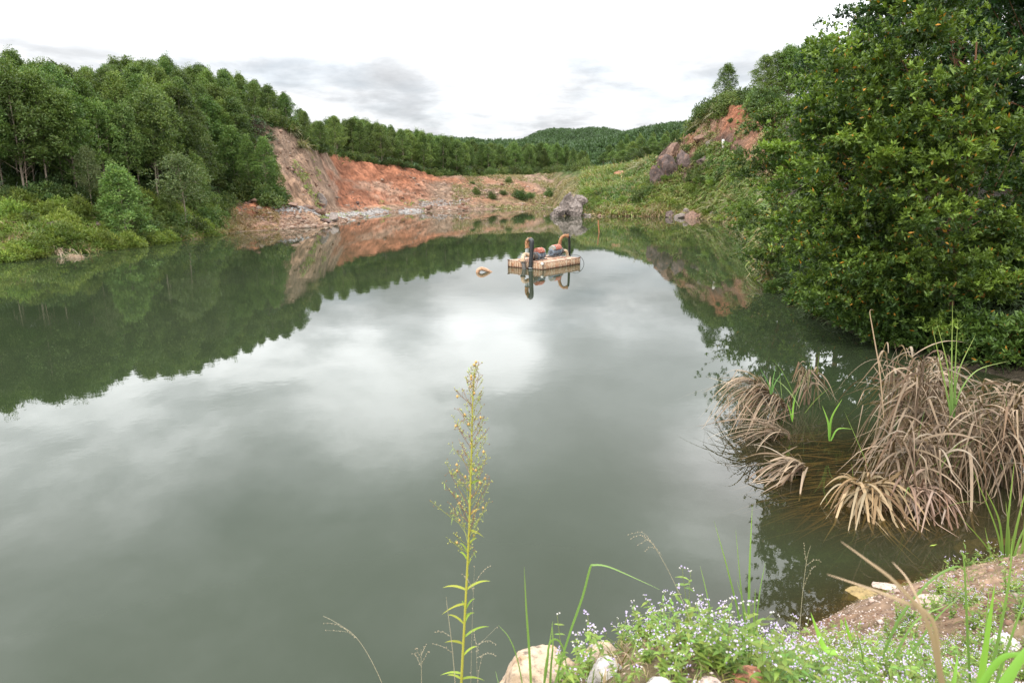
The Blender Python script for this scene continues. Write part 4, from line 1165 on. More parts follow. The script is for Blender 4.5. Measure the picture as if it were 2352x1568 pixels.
def big_tree(name, loc, trunk, lobes, ntip, seed, label, leaf=(.15, .055), col=(.030, .068, .014), tip=(.085, .150, .026), per=11, tr=.11, rz=0, bark=None, nbr=60, yellow=.012):
    rs = np.random.RandomState(seed)
    root = empty(name, loc, rz); tag(root, label, 'tree')
    tp = curve_pts(trunk, 16)
    S = Soup(); tube(S, tp, np.linspace(tr, tr * .22, len(tp)), (.2, .2, .2), 10)
    lobes = np.array(lobes, float)
    vol = (lobes[:, 3] * lobes[:, 4] + lobes[:, 4] * lobes[:, 5]); pick = rs.choice(len(lobes), ntip, p=vol / vol.sum())
    lb = lobes[pick]
    d = rand_dirs(ntip, rs, .25)
    shell = np.where(rs.rand(ntip) < .62, rs.uniform(.86, 1.06, ntip), rs.uniform(.35, .9, ntip))
    lump = 1 + .22 * fbm(d * 2.3 + lb[:, :3] * .7, seed, 3)
    T = lb[:, :3] + d * lb[:, 3:6] * (shell * lump)[:, None]
    nbg = max(20, ntip // 58)          # leaves gather in boughs: flat layered clumps with gaps between
    own = rs.randint(0, nbg, ntip); off = rs.normal(0, 1, (ntip, 3)) * np.array([.30, .30, .14])
    bsz = rs.uniform(.6, 1.45, nbg)[own][:, None]
    T = np.where((rs.rand(ntip) < .86)[:, None], T[own] + off * bsz + unit(d[own]) * rs.uniform(0, .25, (ntip, 1)), T)
    btone = rs.normal(0, .22, nbg)[own] + off[:, 2] * 2.4  # bough tops painted lighter and undersides darker, as if lit from above
    d = unit(d[own] * .6 + unit(off) * .7)
    keep = T[:, 2] > .12
    # gaps in the crown
    keep &= fbm(T * 1.05, seed + 5, 3) > -.20
    T, d, shell, btone = T[keep], d[keep], shell[keep], btone[keep]
    inside = np.zeros(len(T))
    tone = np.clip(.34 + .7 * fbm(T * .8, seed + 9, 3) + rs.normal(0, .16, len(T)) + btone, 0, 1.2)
    # limbs
    idx = rs.choice(len(T), min(nbr, len(T)), replace=False)
    for j in idx:
        q = T[j]
        if q[2] < tp[-1][2] * .25 and rs.rand() < .75: continue
        h_ = np.clip(q[2] * rs.uniform(.5, .9) - .1, tp[-1][2] * rs.uniform(.12, .5), tp[-2][2])
        s0 = np.array([np.interp(h_, tp[:, 2], tp[:, 0]), np.interp(h_, tp[:, 2], tp[:, 1]), h_])
        mid = s0 * .5 + q * .5 + np.array([0, 0, -.12 + .1 * rs.rand()]) + rs.normal(0, .08, 3)
        br_ = curve_pts([s0, mid, q], 8)
        tube(S, br_, np.linspace(tr * .20, .007, len(br_)), (.2, .2, .2), 6, False)
    S.obj('trunk', bark or M_BARK_RED, root, True)
    S = Soup()
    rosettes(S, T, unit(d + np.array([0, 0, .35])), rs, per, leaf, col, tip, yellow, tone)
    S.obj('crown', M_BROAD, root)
    return root
def lob(u, v, y, ru, rv, ry, org):
    """an ellipsoid of crown around a line of sight: centre and half sizes in the photo's measure at depth y"""
    c_ = px(u, v, y) - org; s_ = y / 1568 * 1.04
    return (*c_, ru * s_, ry, rv * s_)
org = px(2178, 742, 17.6); org[2] = .35
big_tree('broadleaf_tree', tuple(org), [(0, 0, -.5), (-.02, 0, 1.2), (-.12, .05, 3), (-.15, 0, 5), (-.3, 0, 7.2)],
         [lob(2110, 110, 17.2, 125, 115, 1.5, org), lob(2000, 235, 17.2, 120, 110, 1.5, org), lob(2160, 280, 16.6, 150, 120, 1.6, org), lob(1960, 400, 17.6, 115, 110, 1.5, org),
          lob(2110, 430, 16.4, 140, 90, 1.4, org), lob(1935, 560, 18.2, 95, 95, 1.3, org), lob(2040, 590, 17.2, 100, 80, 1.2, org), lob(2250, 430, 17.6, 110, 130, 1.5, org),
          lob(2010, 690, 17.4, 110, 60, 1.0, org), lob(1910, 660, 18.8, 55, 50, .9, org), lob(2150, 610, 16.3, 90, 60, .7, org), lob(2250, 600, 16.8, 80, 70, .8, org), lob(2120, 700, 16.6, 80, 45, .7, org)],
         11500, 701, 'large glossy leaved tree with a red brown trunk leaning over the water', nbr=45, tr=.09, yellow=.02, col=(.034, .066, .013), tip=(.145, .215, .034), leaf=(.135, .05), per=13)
org = px(1935, 640, 23.5); org[2] = .6
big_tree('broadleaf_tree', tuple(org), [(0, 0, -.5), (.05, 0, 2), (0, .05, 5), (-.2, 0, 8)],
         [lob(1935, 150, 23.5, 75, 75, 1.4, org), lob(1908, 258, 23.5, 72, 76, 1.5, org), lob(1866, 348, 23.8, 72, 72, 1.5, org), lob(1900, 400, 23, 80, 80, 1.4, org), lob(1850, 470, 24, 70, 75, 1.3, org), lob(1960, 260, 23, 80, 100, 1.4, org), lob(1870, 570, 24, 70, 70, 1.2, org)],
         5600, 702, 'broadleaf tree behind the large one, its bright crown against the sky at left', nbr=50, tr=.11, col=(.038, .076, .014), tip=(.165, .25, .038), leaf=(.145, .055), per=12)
org = px(1802, 650, 29.6); org[2] = .15
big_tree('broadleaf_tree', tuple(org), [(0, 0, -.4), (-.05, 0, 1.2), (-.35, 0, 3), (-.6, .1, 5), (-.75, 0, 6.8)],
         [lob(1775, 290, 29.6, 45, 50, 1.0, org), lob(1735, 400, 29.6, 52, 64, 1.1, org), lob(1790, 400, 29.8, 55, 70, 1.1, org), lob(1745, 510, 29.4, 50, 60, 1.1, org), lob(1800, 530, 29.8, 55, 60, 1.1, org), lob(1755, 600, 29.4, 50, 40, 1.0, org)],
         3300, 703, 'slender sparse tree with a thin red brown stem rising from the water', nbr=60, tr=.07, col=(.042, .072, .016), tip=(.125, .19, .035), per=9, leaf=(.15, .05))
org = px(2330, 700, 20.5); org[2] = 1.0
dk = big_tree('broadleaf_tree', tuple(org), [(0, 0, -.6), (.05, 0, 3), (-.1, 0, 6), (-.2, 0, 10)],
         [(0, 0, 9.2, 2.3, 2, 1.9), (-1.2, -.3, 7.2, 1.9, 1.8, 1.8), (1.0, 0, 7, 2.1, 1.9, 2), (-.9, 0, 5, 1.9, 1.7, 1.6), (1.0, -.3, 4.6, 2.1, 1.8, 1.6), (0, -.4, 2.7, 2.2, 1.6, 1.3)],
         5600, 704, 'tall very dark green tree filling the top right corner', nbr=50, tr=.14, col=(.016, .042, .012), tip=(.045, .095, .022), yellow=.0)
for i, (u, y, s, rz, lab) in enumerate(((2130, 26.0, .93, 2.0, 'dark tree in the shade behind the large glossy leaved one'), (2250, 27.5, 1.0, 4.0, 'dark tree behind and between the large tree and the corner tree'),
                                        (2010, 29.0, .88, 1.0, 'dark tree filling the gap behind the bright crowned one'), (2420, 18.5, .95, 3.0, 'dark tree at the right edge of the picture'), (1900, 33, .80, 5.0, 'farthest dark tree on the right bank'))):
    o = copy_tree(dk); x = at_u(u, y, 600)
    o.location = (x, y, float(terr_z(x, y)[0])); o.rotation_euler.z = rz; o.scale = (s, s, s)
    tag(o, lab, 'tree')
# leafy bushes at the feet of these trees
def broad_bush(name, seed, ntip=520):
    rs = np.random.RandomState(seed)
    root = bpy.data.objects.new(name, None); COL.objects.link(root)
    d = rand_dirs(ntip, rs, .6); d[:, 2] = np.abs(d[:, 2])
    T = d * rs.uniform(.45, 1.05, (ntip, 1)) * np.array([1, .8, 1.0]) * (1 + .3 * fbm(d * 2, seed, 3))[:, None]
    S = Soup()
    for j in rs.choice(ntip, 26, replace=False): tube(S, curve_pts([(0, 0, -.3), T[j] * .5 + rs.normal(0, .05, 3), T[j]], 6), np.linspace(.025, .006, 6)[:len(curve_pts([(0, 0, -.3), T[j] * .5, T[j]], 6))], (.2, .2, .2), 5, False)
    S.obj('stem', M_BARK_RED, root)
    S = Soup(); rosettes(S, T, unit(d + np.array([0, 0, .3])), rs, 9, (.14, .05), (.03, .062, .014), (.10, .165, .032), .01)
    S.obj('foliage', M_BROAD, root)
    return root
bb = [broad_bush('waterside_bush', 721), broad_bush('waterside_bush', 722)]
for i, (u, v, s, lab) in enumerate(((1985, 752, 1.0, 'low leafy bush overhanging the water below the large tree, leftmost'), (2045, 778, .95, 'leafy bush at the water below the large tree, second from the left'),
                                    (2110, 790, 1.0, 'leafy bush at the water left of the red brown trunk foot'), (2170, 800, 1.05, 'leafy bush in front of the red brown trunk'),
                                    (2235, 815, .95, 'leafy bush right of the red brown trunk, behind the dead reeds'), (2300, 830, 1.1, 'leafy bush near the right edge behind the dead reeds'), (2365, 840, 1.1, 'bush cut by the right edge behind the dead reeds'),
                                    (1840, 692, .75, 'brownish bush at the waterline between the slender tree and the large one'), (1905, 722, .9, 'small bush at the waterline under the bright crown'), (1785, 662, .6, 'twiggy bush around the slender tree foot'),
                                    (2290, 690, 1.7, 'big bush in deep shade at the right, beside the trunk'), (2215, 700, 1.5, 'bush in deep shade just right of the trunk'), (2130, 690, 1.5, 'bush in deep shade just left of the trunk'), (2260, 745, 1.5, 'taller bush in the shade right of the trunk'), (2080, 730, 1.4, 'taller bush in the shade left of the trunk'), (2340, 740, 1.6, 'tall dark bush under the corner tree'))):
    p = pz(u, v, .15)
    if i >= 10: p = px(u, v, 19.5)
    z = max(0, float(terr_z(p[0], p[1])[0]))
    put(bb[i % 2], p[0], p[1], z, i * 1.1, s, lab, 'bush', first=(i < 2))
# dead leaning saplings and dry stalks in the shade
S = Soup(); rs_ = np.random.RandomState(31)
n = 900; us = rs_.uniform(1745, 2400, n)
P_ = []
for u in us:
    v = interp_pts([(1745, 655), (1790, 658), (1900, 735), (2050, 788), (2200, 828), (2352, 858), (2400, 862)], u)
    p = pz(u, v - rs_.uniform(2, 26), 0); P_.append(p)
P_ = np.array(P_); P_[:, 2] = -.05
D = rand_dirs(n, rs_, .8); D[:, 2] = np.abs(D[:, 2]) + .2; D = unit(D)
blades(S, P_, D, rs_.uniform(.5, 1.5, n), rs_.uniform(.015, .04, n), rs_.uniform(.1, 1.1, n), vary((.16, .095, .05), n, rs_, .4), rs_, 4, vary((.26, .17, .10), n, rs_, .3))
tag(S.obj('dry_stalks', M_DRY), 'tangle of dry brown stalks along the shaded waterline under the right trees', 'dry grass', kind='stuff')

# ------------------------------------------------------------------ pump raft
def zq(x, y):            # detail view of the raft, in the photo's measure
    return (1160 + x / 6.918) * .91875, (560 + y / 6.918) * .91875
def simple_mat(name, c1, c2, scale=6, rough=.6, metal=0.0, stretch=(1, 1, 1), c3=None, bd=.01):
    m, t, b, out = new_mat(name)
    g = N(t, 'ShaderNodeTexCoord'); mp = N(t, 'ShaderNodeMapping'); mp.inputs['Scale'].default_value = stretch
    t.links.new(g.outputs['Object'], mp.inputs[0])
    n = noise(t, mp.outputs[0], scale, 6, .65)
    c = ramp(t, n, ((.38, c1), (.62, c2)))
    if c3:
        n2 = noise(t, mp.outputs[0], scale * 2.3, 5, .6)
        c = mixc(t, ramp(t, n2, ((.52, 0.0), (.62, .9))), c, c3)
    t.links.new(c, b.inputs['Base Color']); b.inputs['Roughness'].default_value = rough; b.inputs['Metallic'].default_value = metal
    bump(t, b, n, .4, bd)
    return m, t, b, c
M_HULL, t, b, c = simple_mat('rusty_painted_plate', (.31, .18, .105), (.43, .36, .26), 3.2, .75, 0, (2.2, 2.2, .5), (.26, .10, .04))
g = N(t, 'ShaderNodeTexCoord'); sp = N(t, 'ShaderNodeSeparateXYZ'); t.links.new(g.outputs['Object'], sp.inputs[0])
rustline = ramp(t, fmath(t, 'ADD', sp.outputs[2], fmath(t, 'MULTIPLY', noise(t, g.outputs['Object'], 9, 4), .03)), ((.035, 1.0), (.075, 0.0)))
c = mixc(t, rustline, c, (.09, .035, .02)); t.links.new(c, b.inputs['Base Color'])
M_DECK, *_ = simple_mat('rusty_deck_plate', (.33, .185, .12), (.45, .33, .24), 2.5, .8, 0, (1, 1, 1), (.30, .11, .06))
M_POST, *_ = simple_mat('dark_rusted_steel', (.07, .04, .03), (.20, .12, .08), 9, .8)
M_RUST, *_ = simple_mat('red_rust_cover', (.24, .05, .03), (.34, .11, .07), 6, .7, 0, (1, 1, 1), (.40, .24, .18))
M_MOTOR, *_ = simple_mat('blue_grey_motor_paint', (.085, .105, .13), (.16, .19, .225), 8, .5, .1)
M_TEAL, *_ = simple_mat('faded_teal_paint', (.13, .18, .17), (.20, .25, .235), 9, .6, 0, (1, 1, 1), (.45, .2, .1))
M_PUMP, *_ = simple_mat('pump_iron', (.05, .055, .055), (.13, .13, .12), 10, .6, .2, (1, 1, 1), (.22, .11, .06))
M_CREAM, *_ = simple_mat('cream_pipe', (.32, .22, .13), (.48, .38, .27), 7, .65, 0, (1, 1, 1), (.40, .20, .09))
M_ELBOW, *_ = simple_mat('rusty_elbow', (.20, .08, .035), (.34, .19, .075), 7, .75, 0, (1, 1, 1), (.20, .07, .04))
M_HOSE, *_ = simple_mat('black_rubber', (.012, .012, .013), (.030, .030, .032), 20, .45)
M_GALV, *_ = simple_mat('grey_pipe', (.22, .25, .25), (.36, .38, .37), 9, .5, .2)
M_WHITE, *_ = simple_mat('white_float', (.60, .56, .48), (.75, .72, .66), 14, .6)
M_PIPE_O, *_ = simple_mat('faded_orange_pipe', (.36, .19, .10), (.46, .31, .21), 8, .7, 0, (1, 1, 1), (.25, .12, .06))
M_POLE, *_ = simple_mat('rusty_pole', (.20, .07, .03), (.34, .15, .06), 9, .8)

def wpt(x, y, z=0.0): u, v = zq(x, y); return pz(u, v, z)
def dpt(x, y, d): u, v = zq(x, y); return px(u, v, d)
Lc, Rc, Fc = wpt(770, 740), wpt(1998, 692), wpt(1375, 776)
mid = (Lc + Rc) / 2; rad = np.linalg.norm((Lc - Rc)[:2]) / 2
dv = (Fc - mid)[:2]; dv = dv / np.linalg.norm(dv)
Fc = mid + np.array([dv[0] * rad, dv[1] * rad, 0]); Bc = 2 * mid - Fc
raft = empty('pump_raft', tuple(mid)); tag(raft, 'rusty rectangular steel raft floating in the middle of the lake with two pumps on it', 'raft')
ex = (Rc - Fc); la = np.linalg.norm(ex); ex /= la; ey = (Lc - Fc); lb_ = np.linalg.norm(ey); ey /= lb_
RM = np.stack([ex, ey, np.array([0, 0, 1.0])], 1)
HD = .335
def rl(a, b_, z):  # raft frame (0..la, 0..lb) -> local to the raft's empty
    return Fc + ex * a + ey * b_ + np.array([0, 0, z]) - mid
S = Soup()
box(S, rl(la / 2, lb_ / 2, (HD - .30) / 2), (la / 2 - .02, lb_ / 2 - .02, (HD + .30) / 2 - .012), RM)
nb = int(la / .16)
for i in range(nb + 1):
    for b_ in (0, lb_): box(S, rl(.03 + (la - .06) * i / nb, b_, .06), (.007 if i % 4 else .014, .022, .25), RM)
nb = int(lb_ / .16)
for i in range(nb + 1):
    for a_ in (0, la): box(S, rl(a_, .03 + (lb_ - .06) * i / nb, .06), (.022, .007 if i % 4 else .014, .25), RM)
S.obj('hull', M_HULL, raft)
S = Soup()
for i in range(4):
    for j in range(2):
        box(S, rl(la * (i + .5) / 4, lb_ * (j + .5) / 2, HD + .006 + .004 * ((i + j) % 2)), (la / 8 - .006, lb_ / 4 - .006, .012), RM)
S.obj('deck', M_DECK, raft)
for a_, b_ in ((0, 0), (la, 0), (la, lb_), (0, lb_)):
    S = Soup(); box(S, rl(a_, b_, .14), (.028, .028, .235), RM); box(S, rl(a_, b_, HD + .035), (.045, .045, .018), RM); S.obj('corner_post', M_POST, raft)
S = Soup()
for k in range(2):
    pts = [rl(la * .02, lb_ * (.28 + .44 * k), HD + .045), rl(la * .98, lb_ * (.28 + .44 * k), HD + .045)]
    box(S, rl(la * .5, lb_ * (.28 + .44 * k), HD + .04), (la * .49, .022, .022), RM)
S.obj('deck_beam', M_DECK, raft)
S = Soup(); f_ = dpt(1352, 690, Fc[1] - .07) - mid
a_ = np.linspace(0, math.pi, 7)
tube(S, [f_ + np.array([0, 0, .075]) * math.cos(q) for q in a_], .004 + .075 * np.sin(a_), (1, 1, 1), 10)
S.obj('white_float', M_WHITE, raft, True)

def drum(S, c, ax, r, l, n=28, col=(1, 1, 1)):
    ax = np.asarray(ax, float)
    tube(S, [c, c + ax * .012, c + ax * (l - .012), c + ax * l], [r * .90, r, r, r * .9], col, n)
def pump(name, label, c, ax, r, l, zdeck):
    """horizontal motor with a ribbed rusty cover; c = centre of the outer end"""
    root = empty(name, (c[0], c[1], zdeck)); tag(root, label, 'pump', 'pumps on the raft')
    o = np.array([c[0], c[1], zdeck]); c = np.asarray(c, float) - o; ax = np.asarray(ax, float)
    sx = unit(np.cross(ax, np.array([0, 0, 1.0])))
    S = Soup(); drum(S, c, ax, r * .96, l)
    for q in np.linspace(.12, .88, 9): tube(S, [c + ax * (l * q - .006), c + ax * (l * q + .006)], r * 1.0, (1, 1, 1), 28)
    box(S, c + ax * l * .3 - np.array([0, 0, r]) * .98, (.05, r * .7, .05), np.stack([ax, sx, [0, 0, 1]], 1))
    box(S, c + ax * l * .75 - np.array([0, 0, r]) * .98, (.05, r * .7, .05), np.stack([ax, sx, [0, 0, 1]], 1))
    mo = S.obj('motor', M_MOTOR, root)
    S = Soup(); tube(S, [c - ax * .035, c - ax * .02, c + ax * .01], [r * .82, r * .93, r * .93], (1, 1, 1), 28)
    for q in (.25, .5, .7): tube(S, [c - ax * .042, c - ax * .034], [r * q, r * q], (1, 1, 1), 24)
    S.obj('fan_cover', M_MOTOR, root)
    # cover: arched shell over the top half
    for nm, m_, q0, q1, rr_ in (('cover', M_RUST, .20, .93, 1.04), ('cover_end', M_TEAL, .0, .20, 1.0)):
        S = Soup(); nq = 30 if nm == 'cover' else 6
        th = np.linspace(-.02, math.pi + .02, 19); ring = []
        for i in range(nq):
            q = q0 + (q1 - q0) * i / (nq - 1)
            rib = 1 + (.045 * (math.sin(i * 1.35) > .3)) if nm == 'cover' else (1 - .10 * (1 - i / (nq - 1)) ** 2)
            for k_, t_ in enumerate(th):
                rr2 = r * rr_ * rib
                ring.append(c + ax * l * q + sx * math.cos(t_) * rr2 + np.array([0, 0, 1]) * (r * .78 + math.sin(t_) * rr2 * 1.12))
        m__ = len(th)
        F_ = [[i * m__ + k_, i * m__ + k_ + 1, (i + 1) * m__ + k_ + 1, (i + 1) * m__ + k_] for i in range(nq - 1) for k_ in range(m__ - 1)]
        S.add(np.array(ring), F_, (1., 1, 1))
        for i in (0, nq - 1):
            e = np.array(ring[i * m__:(i + 1) * m__] + [c + ax * l * (q0 if i == 0 else q1) + np.array([0, 0, r * .78])])
            S.add(e, [[k_, k_ + 1, m__] for k_ in range(m__ - 1)], (1., 1, 1))
        S.obj(nm, m_, root, False)
    # base skid
    S = Soup()
    for s_ in (-1, 1): box(S, c + ax * l * .62 + sx * s_ * r * .8 + np.array([0, 0, -c[2] + .03]), (l * .80, .03, .028), np.stack([ax, sx, [0, 0, 1]], 1))
    for q in (.05, .6, 1.15): box(S, c + ax * l * q + np.array([0, 0, -c[2] + .03]), (.03, r * .8, .024), np.stack([ax, sx, [0, 0, 1]], 1))
    S.obj('skid', M_PUMP, root)
    # straps and the pump body (volute with bolted flange)
    S = Soup()
    for q in (.36, .84):
        a2 = np.linspace(0, 2 * math.pi, 25)
        tube(S, [c + ax * l * q + sx * math.cos(t_) * r * 1.02 + np.array([0, 0, math.sin(t_) * r * 1.02]) for t_ in a2], .010, (1, 1, 1), 5, False)
    S.obj('strap', M_GALV, root)
    S = Soup(); v0 = c + ax * (l + .05)
    tube(S, [c + ax * (l - .01), v0], r * .45, (1, 1, 1), 18)
    tube(S, [v0, v0 + ax * .02, v0 + ax * .17, v0 + ax * .19], [r * .8, r * 1.0, r * 1.0, r * .8], (1, 1, 1), 26)
    tube(S, [v0 + ax * .19, v0 + ax * .25], r * .52, (1, 1, 1), 20); tube(S, [v0 + ax * .25, v0 + ax * .28], r * .68, (1, 1, 1), 20)
    for k_ in range(8):
        q = k_ / 8 * 6.283; p_ = v0 + ax * .265 + (sx * math.cos(q) + np.array([0, 0, math.sin(q)])) * r * .6
        tube(S, [p_ - ax * .03, p_ + ax * .03], .012, (1, 1, 1), 6)
    S.obj('pump_casing', M_PUMP, root)
    return root, o, v0 + o, v0 + ax * .28 + o, sx
def pipe(name, pts, r, m_, root, o, n=16, flange=None, k=30):
    S = Soup(); c_ = curve_pts(np.array(pts) - o, k)
    tube(S, c_, r, (1, 1, 1), n)
    if flange:
        for e in flange:
            i = 0 if e == 0 else len(c_) - 1; d_ = unit((c_[1] - c_[0]) if e == 0 else (c_[-1] - c_[-2]))
            tube(S, [c_[i] - d_ * .02, c_[i] + d_ * .02], (r if np.isscalar(r) else r[i]) * 1.35, (1, 1, 1), n)
    return S.obj(name, m_, root, True)
# right pump: motor end toward the viewer's left
c2 = wpt(1510, 572, HD + .02); R2 = .20
R2 = .20; c2[2] = HD + .02 + .05 + R2
a2 = np.array([.52, .854, 0]); a2 /= np.linalg.norm(a2)
root2, o2, v2, s2, sx2 = pump('water_pump', 'right hand pump on the raft with its blue grey round motor end facing left', c2, a2, R2, .92, HD + .025)
yd = v2[1] + .08
pipe('discharge_elbow', [dpt(1655, 345, yd), dpt(1662, 300, yd), dpt(1690, 235, yd), dpt(1740, 202, yd + .03), dpt(1795, 205, yd + .08)], .088, M_ELBOW, root2, o2, flange=(0, 1))
pipe('riser', [v2 + a2 * .09 + np.array([0, 0, R2 * .8]), dpt(1655, 350, yd)], .085, M_PUMP, root2, o2)
pipe('black_hose', [dpt(1795, 205, yd + .08), dpt(1815, 222, yd + .12), dpt(1822, 300, yd + .2), dpt(1822, 420, yd + .3), dpt(1824, 560, yd + .42), dpt(1824, 700, yd + .42)], np.linspace(.062, .072, 30), M_HOSE, root2, o2, k=30)
pipe('suction_elbow', [s2, s2 + a2 * .12, dpt(1765, 470, s2[1] + .1), dpt(1785, 520, s2[1] + .12), dpt(1790, 600, s2[1] + .14)], .088, M_CREAM, root2, o2, flange=(0,))
pipe('valve_handle', [dpt(1655, 240, yd), dpt(1625, 212, yd)], .010, M_GALV, root2, o2, n=6)
# left pump: pipes in front, motor pointing back and to the right
c1b = wpt(1150, 640, HD + .02); c1b[2] = HD + .06 + R2
a1 = np.array([.62, .785, 0]); l1 = .62
far_end = c1b + a1 * 1.1
root1, o1, v1, s1, sx1 = pump('water_pump', 'left hand pump on the raft, behind a thick black hose and cream pipe', far_end, -a1, R2, l1, HD + .025)
yv_ = v1[1]
yf = wpt(1160, 775)[1] - .12
pipe('riser', [v1 - a1 * .09 + np.array([0, 0, .1]), dpt(1095, 520, yv_ - .1), dpt(1095, 410, yv_ - .1)], .092, M_GALV, root1, o1, flange=(1,))
pipe('discharge_elbow', [dpt(1095, 405, yv_ - .1), dpt(1088, 340, yv_ - .1), dpt(1105, 280, yv_ - .15), dpt(1150, 262, yf + .15)], .105, M_ELBOW, root1, o1, flange=(0,))
pipe('black_hose', [dpt(1145, 275, yf + .16), dpt(1165, 280, yf + .05), dpt(1175, 330, yf), dpt(1168, 480, yf), dpt(1158, 640, yf), dpt(1152, 750, yf), dpt(1150, 830, yf)], .112, M_HOSE, root1, o1, k=42)
pipe('hose_clamp', [dpt(1153, 752, yf), dpt(1152, 766, yf)], .118, M_GALV, root1, o1)
pipe('suction_elbow', [s1, s1 - a1 * .06, dpt(1060, 525, yv_ - .35), dpt(1022, 580, yf + .1), dpt(1018, 650, yf)], .100, M_CREAM, root1, o1, flange=(1,))
pipe('suction_hose', [dpt(1022, 655, yf), dpt(1035, 720, yf - .02), dpt(1045, 800, yf - .02)], .108, M_PUMP, root1, o1, flange=(0,))
pipe('valve_handle', [dpt(1108, 262, yf + .2), dpt(1098, 225, yf + .2)], .010, M_GALV, root1, o1, n=6)
# cable loop at the right end of the raft, thin cable over its side
S = Soup(); yr_ = Rc[1]
tube(S, curve_pts([dpt(1840, 540, yr_ + .1), dpt(1930, 535, yr_ + .05), dpt(2000, 555, yr_), dpt(2050, 610, yr_), dpt(2074, 680, yr_), dpt(2060, 740, yr_), dpt(2040, 800, yr_)], 40), .013, (1, 1, 1), 7)
o = S.obj('cable', M_HOSE); tag(o, 'black cable curving from the raft deck round into the water at its right end', 'cable')
S = Soup()
tube(S, curve_pts([wpt(1700, 560, HD + .04), wpt(1770, 600, HD + .03), dpt(1815, 650, wpt(1815, 715)[1] - .04), dpt(1850, 712, wpt(1850, 715)[1] - .06)], 24), .008, (1, 1, 1), 6)
o = S.obj('cable', M_HOSE); tag(o, 'thin dark cable hanging over the long side of the raft', 'cable')
# bent pipe sticking out of the water
S = Soup(); yp = wpt(230, 835)[1]
cp = curve_pts([dpt(250, 900, yp), dpt(238, 840, yp), dpt(255, 792, yp), dpt(310, 775, yp + .02), dpt(380, 795, yp + .08), dpt(440, 822, yp + .12), dpt(500, 850, yp + .2)], 36)
tube(S, cp, np.concatenate([np.full(24, .095), np.linspace(.095, .05, max(1, len(cp) - 24))])[:len(cp)], (1, 1, 1), 16)
o = S.obj('bent_pipe', M_PIPE_O, smooth=True); tag(o, 'short arch of faded orange pipe sticking out of the water left of the raft', 'pipe')
# pole with its rope
p0 = pz(1376, 534)
S = Soup(); top = px(1374, 506, p0[1]); tube(S, [p0 - np.array([0, 0, 1.0]), p0, top], .055, (1, 1, 1), 10)
o = S.obj('pole', M_POLE); tag(o, 'thin rusty pole standing in the water behind the raft', 'pole')
S = Soup(); e = pz(1322, 538)
tube(S, [top - np.array([0, 0, .12]) + (e - top) * q + np.array([0, 0, -.12 * math.sin(q * math.pi)]) for q in np.linspace(0, 1, 12)], .012, (1, 1, 1), 5)
o = S.obj('rope', M_HOSE); tag(o, 'thin rope slanting from the rusty pole down to the water', 'rope')

# ------------------------------------------------------------------ dead reeds in the water at the right
def blades_floor(S, P_, D, L, W, droop, C_, rs, segs, tipc, floor):
    T_ = Soup(); blades(T_, P_, D, L, W, droop, C_, rs, segs, tipc)
    v = T_.v[0]; fl = np.repeat(floor, 2 * (segs + 1))
    # half of the leaves are snapped: past the kink they hang down
    K_ = 2 * (segs + 1); vv = v.reshape(-1, K_ // 2, 2, 3); nn_ = len(vv)
    kk_ = rs.randint(2, segs - 1, nn_); on = rs.rand(nn_) < .45
    fall = unit(rand_dirs(nn_, rs, -1.6)) * (np.asarray(L) / segs)[:, None]
    for j_ in range(1, segs + 1):
        m_ = on & (kk_ < j_)
        vv[m_, j_] += (vv[m_, kk_[m_]].mean(1) + fall[m_] * (j_ - kk_[m_])[:, None] - vv[m_, j_].mean(1))[:, None]
    v = vv.reshape(-1, 3)
    under = v[:, 2] < fl
    v[under, 2] = fl[under] + (v[under, 2] - fl[under]) * .06
    S.add(v, T_.f4[0], T_.c[0])
DRY1, DRY2 = (.17, .115, .075), (.43, .32, .22)
